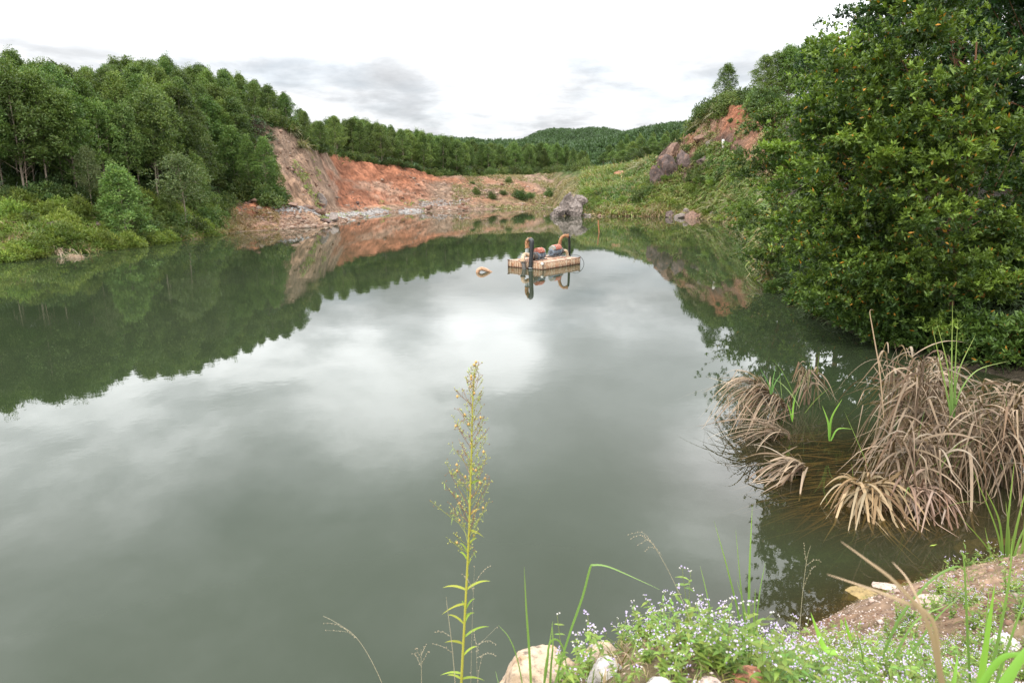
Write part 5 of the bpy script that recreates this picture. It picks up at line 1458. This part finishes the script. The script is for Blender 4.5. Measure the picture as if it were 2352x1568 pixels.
def reed_clump(name, label, stems, nleaf, seed, Lr=(.8, 1.35), Wr=(.020, .040), droop=(1.2, 2.3), greens=0, outward=.9, colA=DRY1, colB=DRY2, bias=(0, 0)):
    """stems: list of (base point, top point); leaves spring from the stems and fold over toward the water"""
    rs = np.random.RandomState(seed)
    org_ = np.array(stems[0][0]); org_[2] = 0
    root = empty(name, tuple(org_)); tag(root, label, 'reeds')
    S = Soup()
    for a_, b_ in stems:
        a_, b_ = np.asarray(a_, float), np.asarray(b_, float)
        mid_ = (a_ + b_) / 2 + rs.normal(0, .05, 3)
        tube(S, curve_pts([a_ - org_ - [0, 0, .3], mid_ - org_, b_ - org_], 8), np.linspace(.014, .005, 8), vary(np.array(colA) * .8, 1, rs)[0], 5, False)
    S.obj('stems', M_DRY, root)
    n = nleaf; idx = rs.randint(0, len(stems), n); q = rs.uniform(.25, 1.0, n) ** .8
    A_ = np.array([s[0] for s in stems], float)[idx]; B_ = np.array([s[1] for s in stems], float)[idx]
    P_ = A_ + (B_ - A_) * q[:, None] + rs.normal(0, .02, (n, 3)) - org_
    D = rand_dirs(n, rs, 0); D[:, 2] = rs.uniform(.3, 1.4, n)
    D[:, 0] += bias[0]; D[:, 1] += bias[1]
    D[:, :2] *= outward; D = unit(D)
    k = rs.rand(n, 1)
    C_ = (np.array(colA) * (1 - k) + np.array(colB) * k) * rs.uniform(.7, 1.15, (n, 1))
    st_ = rs.rand(n); C_[st_ < .16] *= np.array((.5, .42, .36)); C_[st_ > .86] *= np.array((.92, 1.0, 1.08))
    S = Soup()
    blades_floor(S, P_, D, rs.uniform(Lr[0], Lr[1], n), rs.uniform(Wr[0], Wr[1], n), rs.uniform(droop[0], droop[1], n), C_ * .62, rs, 10, C_, rs.uniform(-.12, .03, n))
    S.obj('dry_leaves', M_DRY, root)
    if greens:
        S = Soup(); n = greens; idx = rs.randint(0, len(stems), n)
        P_ = np.array([s[0] for s in stems], float)[idx] - org_ + rs.normal(0, .05, (n, 3)); P_[:, 2] = rs.uniform(0, .5, n)
        D = rand_dirs(n, rs, 2.6); D = unit(D)
        C_ = vary((.12, .21, .06), n, rs, .25, .4)
        blades(S, P_, D, rs.uniform(.6, 1.2, n), .022, rs.uniform(0, .45, n), C_, rs, 7, C_ * 1.2)
        S.obj('green_leaves', M_GRASS, root)
    return root
rsr = np.random.RandomState(900)
def stems_at(specs, n, jit_, lean):
    out_ = []
    for (u, v, vt, y_off) in specs:
        b0 = pz(u, v)
        for k in range(n):
            b_ = b0 + np.array([rsr.normal(0, jit_), rsr.normal(0, jit_), 0])
            ht = CAM_H + b_[1] * slope(vt) ; ht *= rsr.uniform(.72, 1.0)
            out_.append((b_, b_ + np.array([rsr.normal(lean[0], .12), rsr.normal(lean[1], .10), ht])))
    return out_
reed_clump('reed_clump', 'big clump of dead drooping reeds standing in the water at the right', stems_at(((2120, 1085, 795, 0), (2060, 1035, 800, 0), (2200, 1120, 880, 0), (2270, 1090, 880, 0), (2160, 1020, 810, 0), (2330, 1120, 920, 0), (2100, 1140, 960, 0), (2380, 1060, 900, 0)), 7, .13, (-.04, 0)),
           1150, 901, (.6, 1.5), (.016, .046), (.6, 2.6), greens=26)
reed_clump('reed_clump', 'smaller dead reed clump bent over to the left on the water, leftmost of all', [(pz(1790 + 12 * k, 968 - 2 * k), px(1738 + 6 * k, 868 + 7 * k, pz(1790, 968)[1])) for k in range(6)],
           170, 902, (.7, 1.6), (.016, .038), (.35, 1.5), greens=6, bias=(-1.3, -.2))
reed_clump('reed_clump', 'upright dead reed tuft with snapped tips, between the leftmost and the big clump', [(pz(1848 + 5 * k, 930 - k), px(1840 + 9 * k, 835 + 6 * k, pz(1850, 930)[1])) for k in range(5)],
           40, 903, (.45, .8), (.028, .055), (.7, 1.9), greens=3, outward=.5)
reed_clump('reed_clump', 'low fan of dead leaves folded left on the water before the leftmost clump', [(pz(1838 + 4 * k, 1092), px(1832 + 5 * k, 1066, pz(1838, 1088)[1])) for k in range(4)],
           52, 904, (.7, 1.4), (.022, .045), (.5, 1.0), outward=1.1, bias=(-1.2, -.35))
reed_clump('reed_clump', 'fan of yellowish dead leaves spreading down into the water, nearest the camera', [(pz(1960 + 12 * k, 1150), px(1960 + 14 * k, 1108 + 2 * k, pz(1965, 1145)[1])) for k in range(5)],
           90, 905, (.7, 1.6), (.022, .052), (.5, 1.6), outward=1.0, bias=(-.25, -1.0), greens=2, colA=(.24, .15, .07), colB=(.46, .34, .20))
reed_clump('reed_clump', 'short tuft of pink brown reed leaves at the near foot of the big clump', [(pz(2085 + 18 * k, 1170 + 5 * k), px(2080 + 18 * k, 1100 + 5 * k, pz(2085, 1165)[1])) for k in range(5)],
           70, 906, (.4, 1.0), (.020, .042), (.8, 1.7), outward=.8, bias=(.1, -.8), greens=4, colA=(.22, .13, .09), colB=(.44, .31, .23))
reed_clump('reed_clump', 'flat spray of dead leaves lying on the water just below the leftmost clump', [(pz(1800 + 6 * k, 1006), px(1790 + 6 * k, 985, pz(1800, 1004)[1])) for k in range(3)],
           52, 907, (.8, 1.7), (.012, .028), (.3, .7), outward=1.2, bias=(-1.7, -.1))
# sunken stems and leaves, seen through the water
S = Soup(); n = 400
t_ = rsr.rand(n)
us = rsr.uniform(1860, 2230, n); vs = rsr.uniform(950, 1190, n)
P_ = np.array([pz(a, b_, -.05) for a, b_ in zip(us, vs)]); P_[:, 2] = rsr.uniform(-.20, -.02, n)
D = np.stack([-np.abs(rsr.normal(1, .3, n)), rsr.normal(-.1, .28, n) - (vs > 1100) * .35, rsr.normal(0, .02, n)], -1); D = unit(D)
C_ = vary((.165, .12, .055), n, rsr, .5, .3)
sd_ = unit(np.stack([-D[:, 1], D[:, 0], rsr.normal(0, .4, n)], -1))
blades(S, P_, D, rsr.uniform(.6, 1.7, n), rsr.uniform(.012, .032, n), rsr.uniform(0, .10, n), C_, rsr, 6, C_ * 1.1, side=sd_)
tag(S.obj('sunken_reeds', M_DRY), 'mat of golden brown dead leaves just under the water beside the big reed clump', 'reeds', kind='stuff')
# green shoots
def grass_px(name, label, strands, col=(.13, .24, .05), tip=None, mat=None, cat='grass', vj=.0, seed=3):
    rs = np.random.RandomState(seed); S = Soup()
    for pts, y, w in strands:
        pts = np.array(pts, float); n = len(pts)
        yy = y + np.linspace(0, rs.uniform(-.10, .10), n)
        ctrl = np.array([px(a, b_, q) for (a, b_), q in zip(pts, yy)])
        c_ = curve_pts(ctrl, 22); m_ = len(c_)
        tg = unit(np.gradient(c_, axis=0)); vd = unit(c_ - np.array([0, 0, CAM_H]))
        tw = rs.uniform(-.6, .6)
        sd2 = unit(np.cross(tg, vd)); sd2 = unit(sd2 * math.cos(tw) + np.cross(tg, sd2) * math.sin(tw))
        s_ = np.linspace(0, 1, m_); w_ = (w / 1568 * y) * .36 * np.minimum(1, .6 + s_ * 2.4) * (1 - s_ ** 2.2) ** .9 + .0003
        keel = np.cross(tg, sd2) * (w_ * .35)[:, None]
        Vv = np.stack([c_ + sd2 * w_[:, None], c_ + keel, c_ - sd2 * w_[:, None]], 1).reshape(-1, 3)
        F_ = []
        for i in range(m_ - 1):
            F_ += [[3 * i, 3 * i + 1, 3 * i + 4, 3 * i + 3], [3 * i + 1, 3 * i + 2, 3 * i + 5, 3 * i + 4]]
        cb = np.asarray(col) * rs.uniform(.8, 1.2); ct = np.asarray(tip if tip is not None else col) * rs.uniform(.9, 1.2)
        C_ = np.repeat(cb * (1 - s_[:, None] ** 2) + ct * s_[:, None] ** 2, 3, 0)
        S.add(Vv, F_, C_)
    o = S.obj(name, mat or M_GRASS); return tag(o, label, cat)
grass_px('grass_tuft', 'stiff green grass shoots growing out of the top of the big dead reed clump',
         [([(2185, 960), (2178, 850), (2150, 735)], 9.1, 5), ([(2188, 960), (2186, 850), (2188, 690)], 9.1, 5), ([(2192, 960), (2200, 860), (2242, 765)], 9.1, 5), ([(2190, 960), (2205, 900), (2245, 850), (2320, 828)], 9.1, 5), ([(2186, 960), (2170, 880), (2140, 745)], 9.1, 6), ([(2190, 960), (2194, 850), (2200, 730)], 9.1, 5)], (.13, .23, .06), (.26, .30, .09), seed=5)
grass_px('grass_tuft', 'thin pale stalk with curled tip rising above the left side of the big reed clump', [([(2030, 960), (2020, 850), (2005, 760), (1998, 715), (2008, 712)], 9.3, 4)], (.36, .26, .18), mat=M_DRY)
grass_px('grass_tuft', 'small bright green tuft in the water between the left clump and the big one', [([(1905, 1010), (1910, 960), (1935, 915)], 10.3, 8), ([(1905, 1012), (1902, 970), (1888, 930)], 10.3, 7), ([(1908, 1012), (1925, 985), (1960, 985)], 10.3, 5)], (.15, .30, .05), (.22, .36, .07), seed=7)
grass_px('grass_tuft', 'short green tuft beside the upright dead reed tuft', [([(1820, 965), (1822, 935), (1828, 905)], 11.2, 7), ([(1820, 968), (1815, 945), (1808, 925)], 11.2, 6)], (.17, .33, .05), seed=8)
grass_px('grass_tuft', 'fine green blades rising from the top of the leftmost reed clump', [([(1770, 905), (1765, 880), (1745, 845)], 11.4, 4), ([(1772, 905), (1780, 880), (1800, 850)], 11.4, 4), ([(1772, 905), (1775, 875), (1782, 842)], 11.4, 4)], (.12, .24, .07), seed=9)
grass_px('grass_tuft', 'tall green grass at the right edge between the big reed clump and the bank',
         [([(2305, 1310), (2290, 1220), (2235, 1080)], 6.7, 8), ([(2310, 1310), (2315, 1200), (2330, 1060)], 6.7, 9), ([(2305, 1310), (2296, 1200), (2262, 1120)], 6.7, 8), ([(2315, 1310), (2335, 1210), (2362, 1100)], 6.7, 9), ([(2320, 1310), (2345, 1230), (2380, 1170)], 6.7, 8),
          ([(2300, 1312), (2262, 1250), (2200, 1180)], 6.7, 6), ([(2312, 1312), (2318, 1240), (2310, 1150)], 6.7, 8), ([(2330, 1320), (2350, 1250), (2356, 1140)], 6.6, 10), ([(2290, 1320), (2275, 1270), (2262, 1210)], 6.6, 7), ([(2300, 1330), (2330, 1290), (2375, 1280)], 6.5, 12)], (.12, .20, .045), (.20, .27, .07), seed=10)

# ------------------------------------------------------------------ foreground plants
Y0 = 2.15
def weed_tall():
    rs = np.random.RandomState(44)
    base = px(1056, 1640, Y0); root = empty('flowering_weed', tuple(base))
    tag(root, 'tall single stemmed weed with yellow green stem and tiny dry flower heads', 'plant')
    stem = curve_pts([px(1056, 1640, Y0), px(1062, 1520, Y0), px(1070, 1370, Y0 + .01), px(1078, 1200, Y0 + .02), px(1083, 1030, Y0 + .03), px(1086, 920, Y0 + .03), px(1092, 836, Y0 + .03)], 60)
    hh = stem[:, 2]; L_ = stem - base
    S = Soup(); tt = np.linspace(0, 1, len(stem)); cst = np.array((.42, .38, .07))
    tube(S, L_, .0042 * (1 - tt) ** .8 + .0011, cst, 9)
    S.obj('stem', M_WEED, root, True)
    def at(v): 
        vs = [784 - 1568 * 0]; i = int(np.argmin([abs(p[2] - px(1080, v, p[1])[2]) for p in stem])); return L_[i]
    # leaves: lance shaped, arching
    S = Soup()
    spec = [(1540, -1, .075, .1), (1555, 1, .085, .5), (1500, 1, .09, 1.0), (1475, -1, .07, .6), (1462, 1, .105, .6), (1430, -1, .085, .9), (1440, 1, .07, 1.3), (1400, 1, .085, 1.2), (1385, -1, .075, .15), (1400, -1, .06, 1.4), (1350, 1, .10, .7),
            (1355, -1, .085, .35), (1300, 1, .055, 1.3), (1290, -1, .07, 1.2), (1262, -1, .062, 1.1), (1250, 1, .06, 1.1), (1225, 1, .05, .2), (1180, 1, .05, .8), (1120, 1, .045, .6), (1560, -1, .06, .7), (1330, 1, .05, 1.4), (1415, 1, .05, .9)]
    for v, sgn, ln, el_ in spec:
        p = at(v); a_ = rs.uniform(-.5, .5)
        d_ = np.array([sgn * math.cos(a_) * math.cos(el_), math.sin(a_) * math.cos(el_), math.sin(el_)])
        C_ = vary((.20, .30, .05), 1, rs, .25, .5) if rs.rand() > .07 else np.array([[.34, .24, .07]])
        blades(S, p[None], d_[None], ln * 1.15, .0095, .45, C_, rs, 8, C_ * 1.2, side=unit(np.array([[sgn * -.2, .35, .8]])))
    S.obj('leaves', M_WEED, root)
    B = Soup(); Hd = Soup(); Pf = Soup(); LS = Soup()
    def bud(p, r, col, S_): 
        V_ = oct_v * r * np.array([1, 1, 1.3]) + p
        S_.add(V_, oct_f, col)
    prof = [(1300, .03), (1270, .09), (1240, .125), (1200, .12), (1150, .10), (1080, .085), (1000, .072), (940, .060), (900, .045), (870, .028), (845, .014)]
    for k in range(84):
        v = 1290 - (1290 - 842) * (k / 84) ** .95
        ln = interp_pts([(a, b_) for a, b_ in reversed(prof)], v) * rs.uniform(.7, 1.5)
        p = at(v); a_ = k * 2.4 + rs.uniform(-.4, .4); el_ = rs.uniform(.65, 1.05)
        d_ = np.array([math.cos(a_) * math.cos(el_), math.sin(a_) * math.cos(el_), math.sin(el_)])
        q = p + d_ * ln + np.array([0, 0, ln * .15])
        col = np.array((.34, .38, .10)) if rs.rand() > .3 else np.array((.34, .20, .10))
        tube(B, curve_pts([p, (p + q) / 2 + np.array([0, 0, -.004]), q], 6), np.linspace(.0011, .0006, 6), col, 4, False)
        nb_ = 3 + int(ln * 60)
        for j in range(nb_):
            s_ = rs.uniform(.35, 1.0); pp = p + (q - p) * s_
            dd2 = unit(rand_dirs(1, rs, .8)[0] + d_ * .5); e = pp + dd2 * rs.uniform(.006, .020)
            tube(B, [pp, e], .0005, col, 3, False)
            r_ = rs.rand()
            if r_ < .05: bud(e, .0052, (.55, .36, .13), Pf)
            elif r_ < .45: bud(e, .0021, (.22, .13, .08), Hd)
            else: bud(e, .0023, (.42, .42, .14), Hd)
            if rs.rand() < .22:
                C_ = vary((.24, .33, .07), 1, rs, .2)
                blades(LS, pp[None], unit(rand_dirs(1, rs, .5)), rs.uniform(.012, .028), .0032, .2, C_, rs, 3)
    B.obj('branches', M_WEED, root); Hd.obj('flower_heads', M_PETAL, root); Pf.obj('seed_heads', M_PETAL, root); LS.obj('small_leaves', M_WEED, root)
weed_tall()

def ageratum(name, seed, H=.34, nb=5):
    rs = np.random.RandomState(seed)
    root = bpy.data.objects.new(name, None); COL.objects.link(root)
    S = Soup(); Lf = Soup(); Fl = Soup()
    def flush():
        if Fl.n: Fl.obj('flower_cluster', M_PETAL, root)
        Fl.__init__()
    def head(p, r):
        n = 16; d_ = rand_dirs(n, rs, .6)
        pale = rs.rand() < .3
        c_ = np.array((.66, .62, .64)) if pale else np.array((.60, .50, .78))
        V_ = oct_v * r * np.array([1, 1, .85]) + p; Fl.add(V_, oct_f, c_ * rs.uniform(.9, 1.1))
        leaves(Fl, p + d_ * r * .5, d_, r * .95, r * .45, vary(c_, n, rs, .1), rs, .5)
    for k in range(nb):
        a_ = k / nb * 6.28 + rs.uniform(-.5, .5); h = H * rs.uniform(.6, 1.1); sp_ = rs.uniform(.03, .14)
        tipp = np.array([math.cos(a_) * sp_, math.sin(a_) * sp_, h]); c_ = curve_pts([(0, 0, -.03), tipp * np.array([.35, .35, .5]) + rs.normal(0, .008, 3), tipp], 12)
        tube(S, c_, np.linspace(.0019, .0009, len(c_)), vary((.22, .26, .06), 1, rs)[0], 5, False)
        for q in (.22, .38, .54, .70, .84, .95):
            p = c_[int(q * (len(c_) - 1))]; az_ = rs.uniform(0, 3.14); ln = .040 * (1.15 - q * .55) * rs.uniform(.7, 1.2)
            for sgn in (1, -1):
                ln = ln * 1.25; d_ = unit(np.array([math.cos(az_) * sgn, math.sin(az_) * sgn, rs.uniform(-.1, .8)]))
                C_ = vary((.115, .215, .04), 1, rs, .35, .5)
                blades(Lf, p[None], d_[None], ln, ln * .60, rs.uniform(.1, .5), C_, rs, 5, C_ * 1.15, .62, side=unit(np.cross(d_, np.array([0, 0, 1.0])))[None])
            if q in (.54, .84) and rs.rand() < .4:
                e = p + unit(rand_dirs(1, rs, 1.0))[0] * rs.uniform(.03, .07); tube(S, [p, e], .0008, (.22, .28, .07), 4, False)
                for j in range(rs.randint(2, 4)): head(e + rs.normal(0, .006, 3), rs.uniform(.0030, .0044))
                flush()
        for j in range(rs.randint(2, 6)):
            e = tipp + np.array([rs.normal(0, .011), rs.normal(0, .011), rs.uniform(.004, .016)])
            tube(S, [tipp, e], .0006, (.24, .30, .08), 3, False); head(e, rs.uniform(.0032, .0048))
        flush()
    S.obj('stems', M_WEED, root); Lf.obj('leaves', M_WEED, root)
    return root
ag = [ageratum('flowering_herb', 800 + k, H=(.36, .30, .26, .33, .22, .40)[k], nb=(6, 5, 6, 4, 7, 5)[k]) for k in range(6)]
ag_used = [False] * 6
rf = np.random.RandomState(12)
spots = []
tries = 0
while len(spots) < 290 and tries < 40000:
    tries += 1
    far_ = len(spots) >= 195
    y = rf.uniform(2.5, 5.0) if far_ else rf.uniform(1.95, 4.1); u = rf.uniform(1880, 2400) if far_ else rf.uniform(1300, 2300); x = at_u(u, y, 1480)
    d_ = float(shore_dist(x, y))
    if d_ < .28: continue
    if not far_ and y > 3.0 and rf.rand() < (.45 if u < 2050 else .6): continue
    if u < 1420 and rf.rand() < .8: continue
    if all((x - a) ** 2 + (y - b_) ** 2 > .062 ** 2 for a, b_ in spots): spots.append((x, y))
for i, (x, y) in enumerate(spots):
    k = int(rf.randint(6)); z = float(bank_z(x, y))
    s_ = rf.uniform(.55, .95) * (1.0 if y < 2.9 else .85) * (.85 if x / y < .32 else 1)
    put(ag[k], x, y, z - .01, rf.uniform(0, 6.28), s_, 'leafy green herb with clusters of tiny pale lilac flower heads on the near bank', 'flowers', 'lilac flowering herbs on the near bank', first=not ag_used[k]); ag_used[k] = True
for i, (u, v, y, lab) in enumerate(((1350, 1560, 2.45, 'separate lilac flowering sprig on the left, in front of the tan boulders'), (1395, 1565, 2.4, 'lilac flowering sprig rising from the white quartz rock'), (2150, 1405, 5.3, 'small herb with white flower dots on the gravel mound edge'),
                                    (2220, 1330, 6.4, 'little flowering herb at the back edge of the gravel mound'), (2180, 1345, 6.3, 'low flowering herb at the water edge of the gravel mound'), (2260, 1335, 6.3, 'flowering herb near the tall grass at the right edge'))):
    p = px(u, v, y); z = float(bank_z(p[0], p[1]))
    put(ag[(5, 3, 4, 2, 4, 1)[i]], p[0], p[1], z - .01 if i > 1 else p[2] - .12, i * 1.1, 1.0 if i < 2 else .9, lab, 'flowers')
# low green cover on the bank
S = Soup(); n = 62000
xs = rf.uniform(.1, 8.5, n); ys = 1.8 + 6.2 * rf.rand(n) ** 1.5; d_ = shore_dist(xs, ys)
nz = fbm(P3(xs * 1.1, ys * 1.1, 2), 44, 3)
k_ = (d_ > .12) & ((ys < 3.9) | (nz > -.18) | (xs > 4.4)) & (rf.rand(n) < np.where(ys < 3.6, 1, .95)); xs, ys = xs[k_], ys[k_]; n = len(xs)
P_ = np.stack([xs, ys, bank_z(xs, ys) - .003], -1)
D = rand_dirs(n, rf, 1.0); D[:, 2] = np.abs(D[:, 2]) + .1; D = unit(D)
C_ = vary((.095, .155, .035), n, rf, .4, .8); dm = rf.rand(n) < .28; C_[dm] = vary((.34, .26, .16), int(dm.sum()), rf, .3)
blades(S, P_, D, rf.uniform(.03, .15, n), rf.uniform(.003, .008, n), rf.uniform(.2, 1.1, n), C_ * .85, rf, 4, C_ * 1.15)
tag(S.obj('short_grass', M_GRASS), 'short mixed green and straw coloured grass covering the near bank', 'grass', kind='stuff')
# tall grass blades in the foreground
grass_px('grass_tuft', 'green grass tuft before the tan boulders, one long leaf folded to the right',
         [([(1222, 1620), (1216, 1500), (1209, 1400), (1204, 1300)], 2.1, 9), ([(1255, 1640), (1300, 1480), (1338, 1370), (1355, 1305), (1364, 1297), (1395, 1300), (1450, 1323), (1515, 1353)], 2.1, 9), ([(1262, 1640), (1265, 1540), (1270, 1480), (1268, 1430)], 2.12, 8), ([(1245, 1640), (1252, 1540), (1262, 1480), (1270, 1425)], 2.12, 7),
          ([(1240, 1640), (1256, 1530), (1262, 1478), (1280, 1468), (1296, 1495), (1304, 1560), (1315, 1640)], 2.1, 9), ([(1212, 1640), (1190, 1520), (1170, 1465), (1145, 1435)], 2.1, 4), ([(1160, 1640), (1150, 1590), (1138, 1540)], 2.1, 4)], (.13, .23, .05), (.20, .30, .09), seed=21)
grass_px('grass_tuft', 'tall upright green blades rising from the middle of the lilac flowers',
         [([(1728, 1580), (1720, 1450), (1722, 1300), (1728, 1160)], 2.6, 10), ([(1722, 1580), (1700, 1430), (1672, 1310), (1640, 1195)], 2.6, 7), ([(1735, 1580), (1712, 1440), (1700, 1330), (1690, 1215)], 2.6, 6), ([(1732, 1580), (1736, 1450), (1745, 1360), (1758, 1290)], 2.6, 6), ([(1700, 1580), (1712, 1420), (1692, 1330)], 2.6, 5),
          ([(1660, 1590), (1640, 1450), (1625, 1370), (1608, 1298)], 2.55, 6), ([(1740, 1580), (1732, 1450), (1735, 1350)], 2.6, 8), ([(1690, 1580), (1660, 1480), (1640, 1400)], 2.6, 5)], (.12, .22, .05), (.20, .30, .08), seed=22)
grass_px('grass_tuft', 'broad bright green blade standing among the lilac flowers at the left of the tall tuft', [([(1568, 1640), (1572, 1540), (1578, 1450)], 2.2, 11), ([(1640, 1640), (1628, 1560), (1630, 1500)], 2.2, 8)], (.17, .30, .05), seed=23)
grass_px('grass_tuft', 'broad curved light green leaf at the right end of the lilac flowers', [([(1925, 1500), (1895, 1488), (1878, 1450), (1862, 1405)], 2.7, 22), ([(1955, 1470), (1945, 1440), (1940, 1415)], 2.7, 10)], (.18, .34, .04), seed=24)
grass_px('grass_tuft', 'slanting green grass blades on the right, crossing the gravel mound',
         [([(2010, 1560), (2060, 1430), (2130, 1340), (2190, 1302), (2215, 1310), (2228, 1350)], 2.9, 9), ([(2040, 1540), (2100, 1430), (2180, 1385)], 2.9, 9), ([(2080, 1520), (2150, 1420), (2210, 1365)], 2.9, 7), ([(2230, 1600), (2222, 1450), (2215, 1300), (2208, 1260)], 2.6, 8),
          ([(2250, 1640), (2290, 1480), (2318, 1330), (2325, 1230)], 2.5, 10), ([(2268, 1640), (2310, 1500), (2345, 1400), (2380, 1300)], 2.5, 9), ([(2260, 1600), (2262, 1480), (2272, 1350)], 2.6, 9), ([(1990, 1600), (1980, 1500), (1960, 1430)], 2.8, 7), ([(2120, 1640), (2128, 1560), (2150, 1500)], 2.5, 7)], (.12, .21, .05), (.18, .28, .07), seed=25)
grass_px('grass_tuft', 'broad light green leaf pointing up at the right above the pale rock', [([(2240, 1640), (2262, 1500), (2285, 1340)], 2.4, 24), ([(2180, 1640), (2192, 1560), (2200, 1500)], 2.4, 18)], (.17, .32, .05), seed=26)
grass_px('grass_leaf', 'large close green leaf filling the bottom right corner', [([(2230, 1700), (2290, 1600), (2345, 1510), (2420, 1420)], 1.25, 46), ([(2210, 1650), (2290, 1520), (2352, 1500), (2420, 1470)], 1.3, 26)], (.15, .30, .05), seed=27)
grass_px('dry_stalk', 'blurred close straw coloured grass heads leaning left over the dark water', [([(2200, 1700), (2160, 1560), (2130, 1430), (2060, 1340), (1990, 1285), (1932, 1243)], .85, 15), ([(2195, 1700), (2160, 1540), (2140, 1420), (2060, 1375), (1980, 1345), (1900, 1318)], .85, 15), ([(2190, 1700), (2150, 1500), (2118, 1400), (2085, 1330), (2050, 1290)], .85, 13)], (.25, .19, .10), (.40, .29, .20), mat=M_DRY, seed=28, cat='grass')
def panicle(name, label, stem, y, branches, w=2.0, col=(.40, .35, .24)):
    S = Soup(); c_ = curve_pts([px(a, b_, y) for a, b_ in stem], 24)
    tube(S, c_, np.linspace(.0012, .0005, len(c_)) * w / 2, col, 4, False)
    rs = np.random.RandomState(int(stem[0][0]))
    for br in branches:
        b_ = curve_pts([px(a, q, y + rs.uniform(-.02, .02)) for a, q in br], 8)
        tube(S, b_, np.linspace(.0006, .0003, len(b_)) * w / 2, col, 3, False)
        for p in b_[1:]:
            S.add(oct_v * .0016 * np.array([1, 1, 1.8]) + p + rs.normal(0, .002, 3), oct_f, np.array((.45, .36, .25)))
    return tag(S.obj(name, M_DRY), label, 'grass')
panicle('grass_stalk', 'thin seed stalk arching left from the flowers over the water', [(1600, 1560), (1585, 1430), (1545, 1330), (1500, 1250), (1480, 1235)], 2.3,
        [[(1500, 1250), (1475, 1222), (1442, 1228)], [(1510, 1262), (1490, 1240), (1466, 1250)], [(1495, 1245), (1470, 1228), (1450, 1236)], [(1520, 1275), (1500, 1255), (1480, 1265)]])
panicle('grass_stalk', 'pale thin forked seed stalk standing in front of the tree reflection', [(1830, 1560), (1840, 1400), (1852, 1290), (1862, 1252)], 2.5,
        [[(1845, 1350), (1862, 1310), (1872, 1300)], [(1852, 1290), (1848, 1265), (1846, 1245)], [(1850, 1300), (1870, 1285), (1885, 1288)], [(1838, 1420), (1815, 1450), (1800, 1490)]])
panicle('grass_stalk', 'lone curved seed stalk at the bottom left of the tall weed', [(905, 1640), (865, 1540), (820, 1465), (770, 1428), (742, 1414)], 2.15, [[(820, 1465), (795, 1450), (750, 1447)], [(800, 1448), (770, 1432), (745, 1430)]])
panicle('grass_stalk', 'small branched seed head at the bottom, left of the tall weed', [(968, 1640), (968, 1560), (967, 1490)], 2.15, [[(968, 1530), (955, 1505), (948, 1500)], [(968, 1525), (980, 1500), (985, 1495)], [(967, 1510), (958, 1492), (955, 1488)], [(967, 1505), (975, 1488), (978, 1480)]])
panicle('grass_stalk', 'cluster of wiry dry seed stalks around the foot of the tall weed', [(1050, 1640), (1040, 1500), (1028, 1400), (1025, 1370)], 2.12,
        [[(1040, 1500), (1020, 1485), (995, 1478)], [(1035, 1460), (1015, 1450), (1000, 1452)], [(1080, 1640), (1084, 1450), (1090, 1300)], [(1090, 1340), (1110, 1310), (1125, 1300)], [(1088, 1360), (1075, 1330), (1062, 1318)], [(1100, 1640), (1095, 1520), (1100, 1480), (1140, 1440)],
         [(1095, 1510), (1120, 1500), (1140, 1505)], [(1098, 1500), (1092, 1470), (1088, 1450)], [(1096, 1480), (1120, 1470), (1138, 1478)], [(1090, 1640), (1100, 1540), (1110, 1500)]], 2.2)
# a few fallen leaves and twigs at the water's edge
S = Soup(); q = pz(2135, 1253, .004); leaves(S, q[None], np.array([[.9, .3, 0.0]]), .13, .035, np.array([[.30, .42, .08]]), rf, 3.0)
tag(S.obj('floating_leaf', M_WEED), 'single pale green leaf floating on the dark water below the reeds', 'leaf')
S = Soup(); a_, b_ = px(1990, 1440, 5.4), px(2060, 1378, 5.7)
tube(S, curve_pts([a_, (a_ + b_) / 2 + np.array([0, 0, .03]), b_, px(2085, 1345, 5.8)], 12), .008, (.10, .05, .03), 5)
tag(S.obj('twig', M_BARK_DRY), 'thin dark twig sticking out of the water at the tip of the gravel mound', 'twig')
# kinds that were never placed must not stay at the origin
for k, r in list(enumerate(tree_kinds)) + list(enumerate(sh)) + list(enumerate(ag)):
    if 'label' not in r:
        for ch in list(r.children): bpy.data.objects.remove(ch)
        bpy.data.objects.remove(r)
